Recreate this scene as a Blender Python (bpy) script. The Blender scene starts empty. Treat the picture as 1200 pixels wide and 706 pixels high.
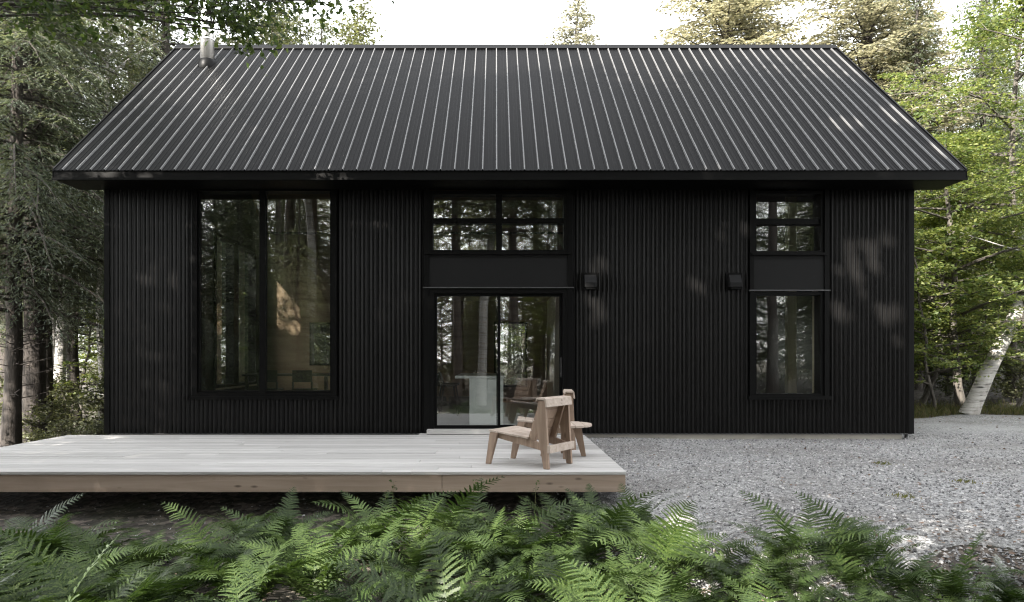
import bpy, math, random, zlib
import numpy as np
from mathutils import Vector, Matrix

random.seed(7)
SC = bpy.context.scene
COL = SC.collection
F = 860.0 / 1200.0            # focal length over picture width
PI = math.pi

# ------------------------------------------------------------------ helpers
def px(x, y, Y):
    """photo pixel (1200 wide) at depth Y -> world X, Z"""
    return (x - 581.5) * Y / 860.0, 1.25 - (y - 419.0) * Y / 860.0

def tag(o, label=None, cat=None, group=None, kind=None):
    if label: o['label'] = label
    if cat: o['category'] = cat
    if group: o['group'] = group
    if kind: o['kind'] = kind
    return o

def empty(name, loc, label, cat, group=None, rz=0.0):
    o = bpy.data.objects.new(name, None)
    COL.objects.link(o)
    o.location = loc
    o.rotation_euler = (0, 0, rz)
    o.empty_display_size = 0.2
    return tag(o, label, cat, group)

class MB:
    """collects boxes, prisms, tubes and sheets; build() links ONE mesh object"""
    def __init__(self):
        self.v, self.f, self.m, self.s = [], [], [], []
    def add(self, vs, fs, mat=0, smooth=False):
        b = len(self.v)
        self.v += [tuple(p) for p in vs]
        for q in fs:
            self.f.append([b + i for i in q]); self.m.append(mat); self.s.append(smooth)
        return self
    def box(self, x0, x1, y0, y1, z0, z1, mat=0):
        vs = [(x, y, z) for x in (x0, x1) for y in (y0, y1) for z in (z0, z1)]
        return self.add(vs, [(0, 1, 3, 2), (4, 6, 7, 5), (0, 4, 5, 1), (2, 3, 7, 6), (0, 2, 6, 4), (1, 5, 7, 3)], mat)
    def prism(self, prof, axis, a, b, mat=0):
        """prof: list of 2D points; axis 'x','y','z': extruded along it from a to b"""
        n = len(prof)
        def P(p, t):
            return {'x': (t, p[0], p[1]), 'y': (p[0], t, p[1]), 'z': (p[0], p[1], t)}[axis]
        vs = [P(p, a) for p in prof] + [P(p, b) for p in prof]
        fs = [tuple(range(n))[::-1], tuple(range(n, 2 * n))]
        fs += [(i, (i + 1) % n, n + (i + 1) % n, n + i) for i in range(n)]
        return self.add(vs, fs, mat)
    def tube(self, pts, rad, n=8, mat=0, cap=True):
        pts = [Vector(p) for p in pts]
        rings, fs = [], []
        ref = Vector((0.13, 0.97, 0.21))
        for i, p in enumerate(pts):
            t = (pts[min(i + 1, len(pts) - 1)] - pts[max(i - 1, 0)]).normalized()
            u = t.cross(ref)
            if u.length < 0.1: u = t.cross(Vector((1, 0, 0)))
            u.normalize(); w = t.cross(u)
            for k in range(n):
                a = 2 * PI * k / n
                rings.append(p + (u * math.cos(a) + w * math.sin(a)) * rad[i])
        for i in range(len(pts) - 1):
            for k in range(n):
                fs.append((i * n + k, i * n + (k + 1) % n, (i + 1) * n + (k + 1) % n, (i + 1) * n + k))
        if cap:
            fs.append(tuple(range(n))[::-1]); fs.append(tuple(range((len(pts) - 1) * n, len(pts) * n)))
        return self.add(rings, fs, mat, True)
    def xf(self, M):
        self.v = [tuple(M @ Vector(p)) for p in self.v]; return self
    def build(self, name, mats, parent=None, org=(0, 0, 0), bevel=0.0):
        me = bpy.data.meshes.new(name)
        me.from_pydata([(p[0] - org[0], p[1] - org[1], p[2] - org[2]) for p in self.v], [], self.f)
        for m in (mats if isinstance(mats, (list, tuple)) else [mats]): me.materials.append(m)
        me.polygons.foreach_set('material_index', self.m)
        me.polygons.foreach_set('use_smooth', self.s)
        me.update()
        o = bpy.data.objects.new(name, me); COL.objects.link(o)
        if parent is not None: o.parent = parent
        if bevel:
            b = o.modifiers.new('bevel', 'BEVEL'); b.width = bevel; b.segments = 2
            b.limit_method = 'ANGLE'; b.angle_limit = math.radians(40); b.harden_normals = False
        return o

def np_mesh(name, V, Q, mats, midx=None, smooth=False):
    """mesh from numpy arrays; Q (n,k) faces"""
    me = bpy.data.meshes.new(name)
    V = np.asarray(V, dtype=np.float32); Q = np.asarray(Q, dtype=np.int32)
    n, k = Q.shape
    me.vertices.add(len(V)); me.vertices.foreach_set('co', V.ravel())
    me.loops.add(n * k); me.loops.foreach_set('vertex_index', Q.ravel())
    me.polygons.add(n)
    me.polygons.foreach_set('loop_start', np.arange(n, dtype=np.int32) * k)
    try: me.polygons.foreach_set('loop_total', np.full(n, k, dtype=np.int32))
    except Exception: pass
    for m in (mats if isinstance(mats, (list, tuple)) else [mats]): me.materials.append(m)
    if midx is not None: me.polygons.foreach_set('material_index', np.asarray(midx, dtype=np.int32))
    me.polygons.foreach_set('use_smooth', np.full(n, smooth, dtype=bool))
    me.update(calc_edges=True); me.validate()
    return me

def link(name, me, parent=None, loc=(0, 0, 0), rz=0.0, sc=None):
    o = bpy.data.objects.new(name, me); COL.objects.link(o)
    if parent is not None: o.parent = parent
    o.location = loc; o.rotation_euler = (0, 0, rz)
    if sc is not None: o.scale = (sc, sc, sc) if not isinstance(sc, tuple) else sc
    return o

# ------------------------------------------------------------------ materials
def new_mat(name):
    m = bpy.data.materials.new(name); m.use_nodes = True
    nt = m.node_tree; nt.nodes.clear()
    out = nt.nodes.new('ShaderNodeOutputMaterial')
    return m, nt, out

def N(nt, t, **kw):
    n = nt.nodes.new(t)
    for k, v in kw.items():
        if k in n.inputs.keys(): n.inputs[k].default_value = v
        else: setattr(n, k, v)
    return n

def ramp(nt, stops, fac):
    r = nt.nodes.new('ShaderNodeValToRGB')
    e = r.color_ramp.elements
    while len(e) < len(stops): e.new(0.5)
    for i, (p, c) in enumerate(stops):
        e[i].position = p; e[i].color = (c[0], c[1], c[2], 1)
    nt.links.new(fac, r.inputs[0])
    return r.outputs[0]

def principled(nt, out, **kw):
    p = nt.nodes.new('ShaderNodeBsdfPrincipled')
    for k, v in kw.items(): p.inputs[k].default_value = v
    nt.links.new(p.outputs[0], out.inputs[0])
    return p

def coords(nt, scale, kind='Object'):
    tc = nt.nodes.new('ShaderNodeTexCoord'); mp = nt.nodes.new('ShaderNodeMapping')
    mp.inputs['Scale'].default_value = scale
    nt.links.new(tc.outputs[kind], mp.inputs[0])
    return mp.outputs[0]

def noise(nt, vec, scale=1.0, detail=4.0, rough=0.55, dist=0.0):
    n = nt.nodes.new('ShaderNodeTexNoise')
    n.inputs['Scale'].default_value = scale; n.inputs['Detail'].default_value = detail
    n.inputs['Roughness'].default_value = rough; n.inputs['Distortion'].default_value = dist
    nt.links.new(vec, n.inputs['Vector'])
    return n.outputs[0]

def mixc(nt, a, b, fac, mode='MIX'):
    m = nt.nodes.new('ShaderNodeMix'); m.data_type = 'RGBA'; m.blend_type = mode
    for s, i in ((fac, 0), (a, 6), (b, 7)):
        if isinstance(s, (int, float)): m.inputs[i].default_value = s
        elif isinstance(s, tuple): m.inputs[i].default_value = (s[0], s[1], s[2], 1)
        else: nt.links.new(s, m.inputs[i])
    return m.outputs[2]

def bump(nt, h, strength, dist, p):
    b = nt.nodes.new('ShaderNodeBump')
    b.inputs['Strength'].default_value = strength; b.inputs['Distance'].default_value = dist
    nt.links.new(h, b.inputs['Height']); nt.links.new(b.outputs[0], p.inputs['Normal'])

def island(nt):
    return nt.nodes.new('ShaderNodeNewGeometry').outputs['Random Per Island']

def mat_metal(name, col, rough=0.4, spec=0.5, var=0.35, bumpy=0.0):
    m, nt, out = new_mat(name)
    p = principled(nt, out, Roughness=rough)
    p.inputs['Specular IOR Level'].default_value = spec
    v = coords(nt, (1, 1, 1))
    n1 = noise(nt, v, 2.3, 6, 0.65); n2 = noise(nt, v, 26, 3, 0.6)
    c = mixc(nt, tuple(x * (1 - var) for x in col), tuple(x * (1 + var) for x in col), n1)
    c = mixc(nt, c, tuple(min(1, x * 2.2 + 0.006) for x in col), ramp(nt, [(0.6, (0, 0, 0)), (0.85, (0.35, 0.35, 0.35))], n2))
    nt.links.new(c, p.inputs['Base Color'])
    rr = nt.nodes.new('ShaderNodeMapRange'); rr.inputs[3].default_value = rough - 0.07; rr.inputs[4].default_value = rough + 0.1
    nt.links.new(n2, rr.inputs[0]); nt.links.new(rr.outputs[0], p.inputs['Roughness'])
    if bumpy: bump(nt, n1, 0.4, bumpy, p)
    return m

def mat_wood(name, dark, light, axis='x', grain=1.0, rough=0.65, island_var=0.25, knots=True):
    m, nt, out = new_mat(name)
    p = principled(nt, out, Roughness=rough)
    p.inputs['Specular IOR Level'].default_value = 0.3
    s = {'x': (1.2, 22, 22), 'y': (22, 1.2, 22), 'z': (22, 22, 1.2)}[axis]
    isl = island(nt)
    v = coords(nt, tuple(k * grain for k in s))
    ad = nt.nodes.new('ShaderNodeVectorMath'); ad.operation = 'ADD'
    sc = nt.nodes.new('ShaderNodeVectorMath'); sc.operation = 'SCALE'; sc.inputs[0].default_value = (37, 19, 53)
    nt.links.new(isl, sc.inputs['Scale']); nt.links.new(v, ad.inputs[0]); nt.links.new(sc.outputs[0], ad.inputs[1])
    n1 = noise(nt, ad.outputs[0], 1.0, 5, 0.6, 0.6)
    c = ramp(nt, [(0.3, dark), (0.7, light)], n1)
    lo = tuple(1 - island_var for _ in range(3))
    tone = ramp(nt, [(0.0, lo), (1.0, (1.0 + 0.0, 1.0, 1.0))], isl)
    c = mixc(nt, c, tone, 1.0, 'MULTIPLY')
    if knots:
        s2 = {'x': (3.2, 9, 9), 'y': (9, 3.2, 9), 'z': (9, 9, 3.2)}[axis]
        v2 = coords(nt, s2)
        vo = nt.nodes.new('ShaderNodeTexVoronoi'); vo.inputs['Scale'].default_value = 0.9
        ad2 = nt.nodes.new('ShaderNodeVectorMath'); ad2.operation = 'ADD'
        nt.links.new(v2, ad2.inputs[0]); nt.links.new(sc.outputs[0], ad2.inputs[1])
        nt.links.new(ad2.outputs[0], vo.inputs['Vector'])
        k = ramp(nt, [(0.05, (1, 1, 1)), (0.14, (0, 0, 0))], vo.outputs['Distance'])
        c = mixc(nt, c, tuple(x * 0.42 for x in dark), k)
    nt.links.new(c, p.inputs['Base Color'])
    bump(nt, n1, 0.25, 0.003, p)
    return m

def mat_leaf(name, cols, trans=0.35, rough=0.5, tcol=None, spec=0.3):
    """leaf cards: colour differs from leaf to leaf and a little from tree to tree"""
    m, nt, out = new_mat(name)
    isl = island(nt)
    c = ramp(nt, [(i / (len(cols) - 1), k) for i, k in enumerate(cols)], isl)
    oi = nt.nodes.new('ShaderNodeObjectInfo')
    tone = ramp(nt, [(0, (0.8, 0.8, 0.84)), (1, (1.15, 1.1, 1.0))], oi.outputs['Random'])
    c = mixc(nt, c, tone, 1.0, 'MULTIPLY')
    p = nt.nodes.new('ShaderNodeBsdfPrincipled')
    p.inputs['Roughness'].default_value = rough; p.inputs['Specular IOR Level'].default_value = spec
    nt.links.new(c, p.inputs['Base Color'])
    t = nt.nodes.new('ShaderNodeBsdfTranslucent')
    tc = mixc(nt, c, tcol or (1.35, 1.35, 0.8), 1.0, 'MULTIPLY')
    nt.links.new(tc, t.inputs[0])
    mx = nt.nodes.new('ShaderNodeMixShader'); mx.inputs[0].default_value = trans
    nt.links.new(p.outputs[0], mx.inputs[1]); nt.links.new(t.outputs[0], mx.inputs[2])
    nt.links.new(mx.outputs[0], out.inputs[0])
    return m

def mat_bark(name, dark, light, scale=(14, 14, 3)):
    m, nt, out = new_mat(name)
    p = principled(nt, out, Roughness=0.9)
    v = coords(nt, scale)
    n = noise(nt, v, 1.0, 6, 0.7, 0.5)
    c = ramp(nt, [(0.35, dark), (0.68, light)], n)
    nt.links.new(c, p.inputs['Base Color'])
    bump(nt, n, 0.9, 0.03, p)
    return m

def mat_birch(name):
    m, nt, out = new_mat(name)
    p = principled(nt, out, Roughness=0.75)
    v = coords(nt, (3, 3, 22)); n = noise(nt, v, 1.0, 5, 0.7, 0.3)
    v2 = coords(nt, (2, 2, 1.1)); n2 = noise(nt, v2, 1.3, 4, 0.6)
    c = ramp(nt, [(0.36, (0.03, 0.027, 0.025)), (0.45, (0.34, 0.325, 0.3)), (0.7, (0.55, 0.53, 0.5))], n)
    c = mixc(nt, c, (0.16, 0.14, 0.12), ramp(nt, [(0.55, (0, 0, 0)), (0.72, (0.8, 0.8, 0.8))], n2))
    nt.links.new(c, p.inputs['Base Color'])
    bump(nt, n, 0.4, 0.01, p)
    return m

def mat_glass(name, lo=0.13):
    m, nt, out = new_mat(name)
    lw = nt.nodes.new('ShaderNodeLayerWeight'); lw.inputs[0].default_value = 0.5
    mr = nt.nodes.new('ShaderNodeMapRange')
    mr.inputs[1].default_value = 0.0; mr.inputs[2].default_value = 1.0
    mr.inputs[3].default_value = lo; mr.inputs[4].default_value = 0.75
    pw = nt.nodes.new('ShaderNodeMath'); pw.operation = 'POWER'; pw.inputs[1].default_value = 2.5
    nt.links.new(lw.outputs['Facing'], pw.inputs[0]); nt.links.new(pw.outputs[0], mr.inputs[0])
    tr = nt.nodes.new('ShaderNodeBsdfTransparent'); tr.inputs[0].default_value = (0.93, 0.95, 0.94, 1)
    gl = nt.nodes.new('ShaderNodeBsdfGlossy'); gl.inputs['Roughness'].default_value = 0.0
    gl.inputs['Color'].default_value = (1, 1, 1, 1)
    v = coords(nt, (1, 1, 1)); n = noise(nt, v, 0.8, 1, 0.5)
    b = nt.nodes.new('ShaderNodeBump'); b.inputs['Strength'].default_value = 0.06; b.inputs['Distance'].default_value = 0.02
    nt.links.new(n, b.inputs['Height']); nt.links.new(b.outputs[0], gl.inputs['Normal'])
    mx = nt.nodes.new('ShaderNodeMixShader')
    nt.links.new(mr.outputs[0], mx.inputs[0]); nt.links.new(tr.outputs[0], mx.inputs[1]); nt.links.new(gl.outputs[0], mx.inputs[2])
    nt.links.new(mx.outputs[0], out.inputs[0])
    return m

def mat_plain(name, col, rough=0.6, var=0.2, scale=6.0, metallic=0.0, spec=0.4):
    m, nt, out = new_mat(name)
    p = principled(nt, out, Roughness=rough, Metallic=metallic)
    p.inputs['Specular IOR Level'].default_value = spec
    n = noise(nt, coords(nt, (1, 1, 1)), scale, 5, 0.65)
    nt.links.new(mixc(nt, tuple(x * (1 - var) for x in col), tuple(min(1, x * (1 + var)) for x in col), n), p.inputs['Base Color'])
    return m

def mat_gravel(name):
    m, nt, out = new_mat(name)
    p = principled(nt, out, Roughness=0.85)
    v = coords(nt, (1, 1, 1))
    vo = nt.nodes.new('ShaderNodeTexVoronoi'); vo.inputs['Scale'].default_value = 52
    nt.links.new(v, vo.inputs['Vector'])
    bw = nt.nodes.new('ShaderNodeSeparateColor'); nt.links.new(vo.outputs['Color'], bw.inputs[0])
    c = ramp(nt, [(0.0, (0.13, 0.129, 0.128)), (0.5, (0.29, 0.289, 0.288)), (0.85, (0.38, 0.379, 0.377)), (1.0, (0.62, 0.61, 0.6))], bw.outputs[0])
    n2 = noise(nt, v, 0.55, 6, 0.7); n3 = noise(nt, coords(nt, (0.35, 1.4, 1)), 0.8, 4, 0.6)
    c = mixc(nt, c, (0.13, 0.115, 0.1), ramp(nt, [(0.46, (0, 0, 0)), (0.7, (0.7, 0.7, 0.7))], n2))
    c = mixc(nt, c, (0.42, 0.42, 0.41), ramp(nt, [(0.5, (0, 0, 0)), (0.65, (0.4, 0.4, 0.4))], n3))
    cr = ramp(nt, [(0.25, (1, 1, 1)), (0.62, (0.25, 0.25, 0.25))], vo.outputs['Distance'])
    nt.links.new(c, p.inputs['Base Color'])
    bump(nt, cr, 1.0, 0.014, p)
    return m

def mat_litter(name):
    m, nt, out = new_mat(name)
    p = principled(nt, out, Roughness=0.95)
    v = coords(nt, (1, 1, 1))
    vo = nt.nodes.new('ShaderNodeTexVoronoi'); vo.inputs['Scale'].default_value = 16
    nt.links.new(v, vo.inputs['Vector'])
    bw = nt.nodes.new('ShaderNodeSeparateColor'); nt.links.new(vo.outputs['Color'], bw.inputs[0])
    c = ramp(nt, [(0.0, (0.018, 0.015, 0.012)), (0.6, (0.055, 0.046, 0.038)), (1.0, (0.15, 0.125, 0.105))], bw.outputs[0])
    n = noise(nt, v, 1.1, 5, 0.65)
    c = mixc(nt, c, (0.03, 0.04, 0.015), ramp(nt, [(0.5, (0, 0, 0)), (0.7, (0.8, 0.8, 0.8))], n))
    nt.links.new(c, p.inputs['Base Color'])
    bump(nt, vo.outputs['Distance'], 0.8, 0.03, p)
    return m

M = {}
M['siding'] = mat_metal('siding_black', (0.0055, 0.0053, 0.0052), 0.3, 0.17)
M['roof'] = mat_metal('roof_black', (0.0018, 0.0018, 0.0019), 0.4, 0.06, 0.3)
M['rib'] = mat_metal('roof_rib_glint', (0.12, 0.12, 0.12), 0.28, 0.6, 0.2)  # lighter, glossier grey painted on rib faces as bright sky-glint lines
M['trim'] = mat_metal('trim_black', (0.002, 0.002, 0.002), 0.42, 0.13)
M['panel'] = mat_metal('panel_black', (0.01, 0.01, 0.0103), 0.5, 0.15, 0.15)
M['flash'] = mat_metal('flashing_grey', (0.06, 0.06, 0.062), 0.3, 0.6)
M['steel'] = mat_plain('brushed_steel', (0.85, 0.85, 0.84), 0.38, 0.08, 9, 1.0)
M['glass'] = mat_glass('window_glass')
M['concrete'] = mat_plain('concrete', (0.5, 0.47, 0.42), 0.9, 0.2, 5)
M['floor'] = mat_plain('polished_floor', (0.42, 0.42, 0.41), 0.35, 0.1, 3)
M['ply'] = mat_wood('plywood_brown', (0.2, 0.128, 0.078), (0.31, 0.215, 0.14), 'x', 0.35, 0.5, 0.1, False)
M['ply_pale'] = mat_wood('plywood_pale', (0.5, 0.42, 0.3), (0.66, 0.57, 0.42), 'z', 0.4, 0.5, 0.1, False)
M['deck'] = mat_wood('deck_boards', (0.42, 0.405, 0.39), (0.62, 0.605, 0.59), 'x', 1.0, 0.7, 0.24, False)
M['fascia'] = mat_wood('deck_fascia', (0.31, 0.235, 0.18), (0.45, 0.355, 0.285), 'x', 0.7, 0.75, 0.15, True)
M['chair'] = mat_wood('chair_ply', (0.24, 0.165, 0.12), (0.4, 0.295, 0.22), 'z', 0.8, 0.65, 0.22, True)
M['chair_top'] = mat_wood('chair_pale', (0.38, 0.305, 0.25), (0.56, 0.475, 0.41), 'x', 0.8, 0.65, 0.15, True)  # paler tone for seats, top caps, cross bars and the table top
M['white'] = mat_plain('white_laminate', (0.88, 0.88, 0.87), 0.4, 0.03)
M['black'] = mat_plain('black_plastic', (0.015, 0.015, 0.015), 0.5, 0.2)
M['gravel'] = mat_gravel('gravel')
M['litter'] = mat_litter('leaf_litter')
M['bark'] = mat_bark('bark_dark', (0.025, 0.021, 0.018), (0.085, 0.072, 0.062))
M['bark_g'] = mat_bark('bark_grey', (0.05, 0.044, 0.038), (0.14, 0.125, 0.105))
M['birch'] = mat_birch('bark_birch')
M['hemlock'] = mat_leaf('needles_hemlock', [(0.065, 0.088, 0.06), (0.115, 0.14, 0.103), (0.18, 0.2, 0.158)], 0.4, 0.5)
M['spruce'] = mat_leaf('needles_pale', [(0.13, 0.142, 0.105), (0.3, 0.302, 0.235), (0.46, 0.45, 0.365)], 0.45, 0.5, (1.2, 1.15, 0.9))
M['maple'] = mat_leaf('leaves_maple', [(0.075, 0.118, 0.042), (0.155, 0.2, 0.07), (0.26, 0.285, 0.11)], 0.5, 0.45)
M['maple_d'] = mat_leaf('leaves_dark', [(0.035, 0.06, 0.022), (0.06, 0.095, 0.034), (0.11, 0.145, 0.055)], 0.55, 0.45)
M['alder'] = mat_leaf('leaves_greygreen', [(0.07, 0.08, 0.05), (0.11, 0.125, 0.075), (0.17, 0.18, 0.115)], 0.4, 0.45)
M['fern'] = mat_leaf('fern_green', [(0.018, 0.037, 0.011), (0.04, 0.07, 0.02), (0.085, 0.122, 0.04)], 0.28, 0.4, (1.1, 1.25, 0.6), 0.25)
M['stem'] = mat_plain('stem_green', (0.12, 0.13, 0.05), 0.6)
M['grass'] = mat_leaf('grass_blades', [(0.07, 0.09, 0.03), (0.13, 0.14, 0.05), (0.2, 0.17, 0.09)], 0.3, 0.6)
M['stone'] = mat_leaf('stones', [(0.09, 0.09, 0.091), (0.27, 0.27, 0.27), (0.38, 0.377, 0.375), (0.66, 0.65, 0.64)], 0.0, 0.8)

# ------------------------------------------------------------------ terrain
def sstep(a, b, x):
    t = np.clip((x - a) / (b - a), 0, 1); return t * t * (3 - 2 * t)

def hgt(X, Y):
    X = np.asarray(X, float); Y = np.asarray(Y, float)
    w = sstep(0.6, 2.6, X)
    left = -0.46 * (1 - sstep(6.0, 10.4, Y))
    right = -0.42 * (1 - sstep(3.4, 5.3, Y))
    h = left * (1 - w) + right * w
    h = h - 0.75 * sstep(6.2, 8.6, -X) * sstep(8, 11, Y) * (1 - sstep(36, 60, Y))
    h = h + 0.9 * sstep(18, 45, Y) * sstep(-8, 2, X) + 0.22 * sstep(13.6, 17.5, Y) * sstep(7.0, 8.5, X)
    h = h + 0.5 * sstep(4, 25, -Y) + 0.35 * sstep(7.5, 14, X) * sstep(14, 24, X + 6)
    return h + 0.02 * np.sin(X * 1.7 + Y) * np.sin(Y * 1.3 - 0.4 * X)

def axis(lo, hi, f0, f1, fine, coarse):
    a = list(np.arange(lo, f0, coarse)) + list(np.arange(f0, f1, fine)) + list(np.arange(f1, hi + coarse, coarse))
    return np.array(a)

def grid_mesh(name, xs, ys, zf, mat):
    X, Y = np.meshgrid(xs, ys)
    V = np.stack([X, Y, zf(X, Y)], -1).reshape(-1, 3)
    nx, ny = len(xs), len(ys)
    i = np.arange(nx * ny).reshape(ny, nx)
    Q = np.stack([i[:-1, :-1], i[:-1, 1:], i[1:, 1:], i[1:, :-1]], -1).reshape(-1, 4)
    return np_mesh(name, V, Q, mat, smooth=True)

xs = axis(-160, 160, -12, 14, 0.25, 6.0); ys = axis(-120, 200, -2, 22, 0.25, 6.0)
o = link('forest_floor', grid_mesh('forest_floor', xs, ys, lambda X, Y: hgt(X, Y) - 0.02, M['litter']))
tag(o, kind='structure')

def gravel_z(X, Y):
    wob = 0.35 * np.sin(X * 1.9 + 0.6) + 0.25 * np.sin(X * 4.3 + 1.0) + 0.2 * np.sin(Y * 2.2)
    front = 10.6 + (4.95 - 10.6) * sstep(0.1, 1.5, X) + wob * 0.6
    d = Y - front
    back = 14.9 + 0.25 * np.sin(X * 2.1) - Y
    back = np.where(X > 6.0, back, 30)
    side = np.minimum(X + 6.1, 20 - X)
    e = np.minimum(np.minimum(d, back), side)
    return hgt(X, Y) + np.where(e > 0, np.minimum(e * 0.06, 0.02), np.maximum(e * 0.25, -0.15)) - 0.008
xs = np.arange(-8, 20.5, 0.2); ys = np.arange(3.5, 20.5, 0.2)
o = link('gravel_yard', grid_mesh('gravel_yard', xs, ys, gravel_z, M['gravel']))
tag(o, kind='structure')

# loose stones on the gravel
rng = np.random.default_rng(3)
def stones(n):
    Y = 4.4 + 7.5 * rng.random(n) ** 1.35; X = 0.6 + rng.random(n) * (0.62 * Y + 1.6)
    m2 = rng.random(n) < 0.02
    X = np.where(m2, -6 + rng.random(n) * 7, X); Y = np.where(m2, 6.0 + rng.random(n) * 1.9, Y)
    r = 0.005 + 0.013 * rng.random(n) ** 3
    base = np.array([(1, 0, 0), (0, 1, 0), (-1, 0, 0), (0, -1, 0), (0, 0, 0.8), (0, 0, -0.6)], float)
    base = base[None] * (1 + 0.5 * (rng.random((n, 6, 1)) - 0.5)) + 0.25 * (rng.random((n, 6, 3)) - 0.5)
    a = rng.random(n) * 2 * PI
    ca, sa = np.cos(a)[:, None], np.sin(a)[:, None]
    bx = base[..., 0] * ca - base[..., 1] * sa; by = base[..., 0] * sa + base[..., 1] * ca
    z = np.maximum(gravel_z(X, Y), hgt(X, Y) - 0.02)
    V = np.stack([X[:, None] + bx * r[:, None], Y[:, None] + by * r[:, None], (z + 0.004)[:, None] + base[..., 2] * r[:, None]], -1)
    t = np.array([(0, 1, 4), (1, 2, 4), (2, 3, 4), (3, 0, 4), (1, 0, 5), (2, 1, 5), (3, 2, 5), (0, 3, 5)])
    Q = (np.arange(n)[:, None, None] * 6 + t[None]).reshape(-1, 3)
    return np_mesh('loose_stones', V.reshape(-1, 3), Q, M['stone'])
o = link('loose_stones', stones(36000))
tag(o, 'loose grey crushed stones scattered over the gravel yard', 'stones', kind='stuff')

# ------------------------------------------------------------------ house
YW = 11.1                                     # face of the front wall
WX0, WX1 = -5.89, 6.28
HO = (0.2, YW, 0.0)
house = empty('house', HO, 'black corrugated metal house with a ribbed gable roof behind the pale deck', 'house')
def part(mb, name, mat, parent=house, bevel=0.0, label=None):
    o = mb.build(name, mat, parent, HO if True else None, bevel)
    if label: o['label'] = label
    return o
def wx(p): return (p - 581.5) * YW / 860.0
def wz(p): return 1.25 - (p - 419.0) * YW / 860.0

ZB, ZT = 0.10, 4.22
A0, A1, AZ = wx(226), wx(395), wz(466)        # big window bay
B0, B1 = wx(497), wx(671)                     # door bay
C0, C1, CZ = wx(878), wx(970), wz(466)        # right window bay
PITCH = 0.0677
def corrug(x0, x1, z0, z1, mb, y=YW):
    n = max(2, int(round((x1 - x0) / (PITCH / 10))))
    X = np.linspace(x0, x1, n + 1)
    Yv = y - 0.014 * np.cos(2 * PI * X / PITCH)
    zs = [z0, z1]
    vs = [(X[i], Yv[i], z) for z in zs for i in range(n + 1)]
    fs = [(i, i + 1, n + 1 + i + 1, n + 1 + i) for i in range(n)]
    mb.add(vs, fs, 0, True)
mb = MB()
for r in ((WX0, A0, ZB, ZT), (A0, A1, ZB, AZ), (A1, B0, ZB, ZT)): corrug(*r, mb)
part(mb, 'siding', M['siding'])
mb = MB()
for r in ((B1, C0, ZB, ZT), (C0, C1, ZB, CZ), (C1, WX1, ZB, ZT)): corrug(*r, mb)
part(mb, 'siding', M['siding'])
# screw heads in rows
mb = MB()
for z in (0.42, 1.34, 1.98, 2.28, 3.05):
    k = math.ceil(WX0 / PITCH)
    while k * PITCH < WX1 - 0.05:
        x = k * PITCH
        bay = (A0 - .03 < x < A1 + .03 and z > AZ - .05) or (B0 - .03 < x < B1 + .03) or (C0 - .03 < x < C1 + .03 and z > CZ - .05)
        if k % 3 == 0 and not bay and x > WX0 + 0.05:
            mb.tube([(x, YW - 0.0135, z), (x, YW - 0.0195, z)], [0.007, 0.005], 6)
        k += 1
part(mb, 'screws', M['trim'])['kind'] = 'stuff'
# wall core with wooden inner face
CY0, CY1 = 11.125, 11.29
for rs in (((WX0 + .02, A0, ZB, ZT), (A0, A1, ZB, AZ), (A1, B0, ZB, ZT)), ((B1, C0, ZB, ZT), (C0, C1, ZB, CZ), (C1, WX1 - .02, ZB, ZT))):
    mb = MB()
    for r in rs: mb.box(r[0], r[1], CY0, CY1, r[2], r[3])
    part(mb, 'front_wall', M['ply'])
# corner trims, drip edge
mb = MB(); mb.box(WX0 - 0.03, WX0 + 0.05, YW - 0.02, YW + 0.1, ZB - 0.004, 3.79); part(mb, 'corner_trim', M['trim'])
mb = MB(); mb.box(WX1 - 0.05, WX1 + 0.03, YW - 0.02, YW + 0.1, ZB - 0.004, 3.79); part(mb, 'corner_trim', M['trim'])
mb = MB(); mb.box(WX0, WX1, YW - 0.012, YW + 0.02, ZB - 0.014, ZB - 0.002); part(mb, 'drip_edge', M['flash'])
# foundation and little corner stilts
mb = MB(); mb.box(WX0 + 0.1, WX1 - 0.12, YW + 0.045, 18.0, -0.5, ZB - 0.018); part(mb, 'foundation', M['concrete'])
mb = MB(); mb.tube([(WX1 - 0.05, YW + 0.05, -0.2), (WX1 - 0.05, YW + 0.05, ZB - 0.016)], [0.028] * 2, 10); part(mb, 'corner_stilt', M['flash'])
# gable and back walls
RX0, RX1, YE, ZE, YR, ZR = -6.34, 6.73, 10.5, 3.936, 14.6, 7.43
SL = (ZR - ZE) / (YR - YE)
YB = 2 * YR - YW                              # back wall face, 18.1
def zroof(y): return ZE + SL * (min(y, 2 * YR - y) - YE) - 0.17
GY0, GY1, GZ0, GZ1 = 14.88, 17.45, 0.62, 3.80
mb = MB()
mb.box(WX0, WX0 + .16, CY1, GY0, ZB, GZ1); mb.box(WX0, WX0 + .16, GY1, YB, ZB, GZ1); mb.box(WX0, WX0 + .16, GY0, GY1, ZB, GZ0)
mb.prism([(YW + .03, GZ1), (YB - .03, GZ1), (YB - .03, zroof(YB)), (YR, zroof(YR)), (YW + .03, zroof(YW))], 'x', WX0, WX0 + .16)
part(mb, 'gable_wall', M['siding'])
mb = MB()
mb.prism([(CY1, ZB), (YB - .03, ZB), (YB - .03, zroof(YB)), (YR, zroof(YR)), (CY1, zroof(CY1))], 'x', WX1 - .16, WX1)
part(mb, 'gable_wall', M['siding'])
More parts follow.
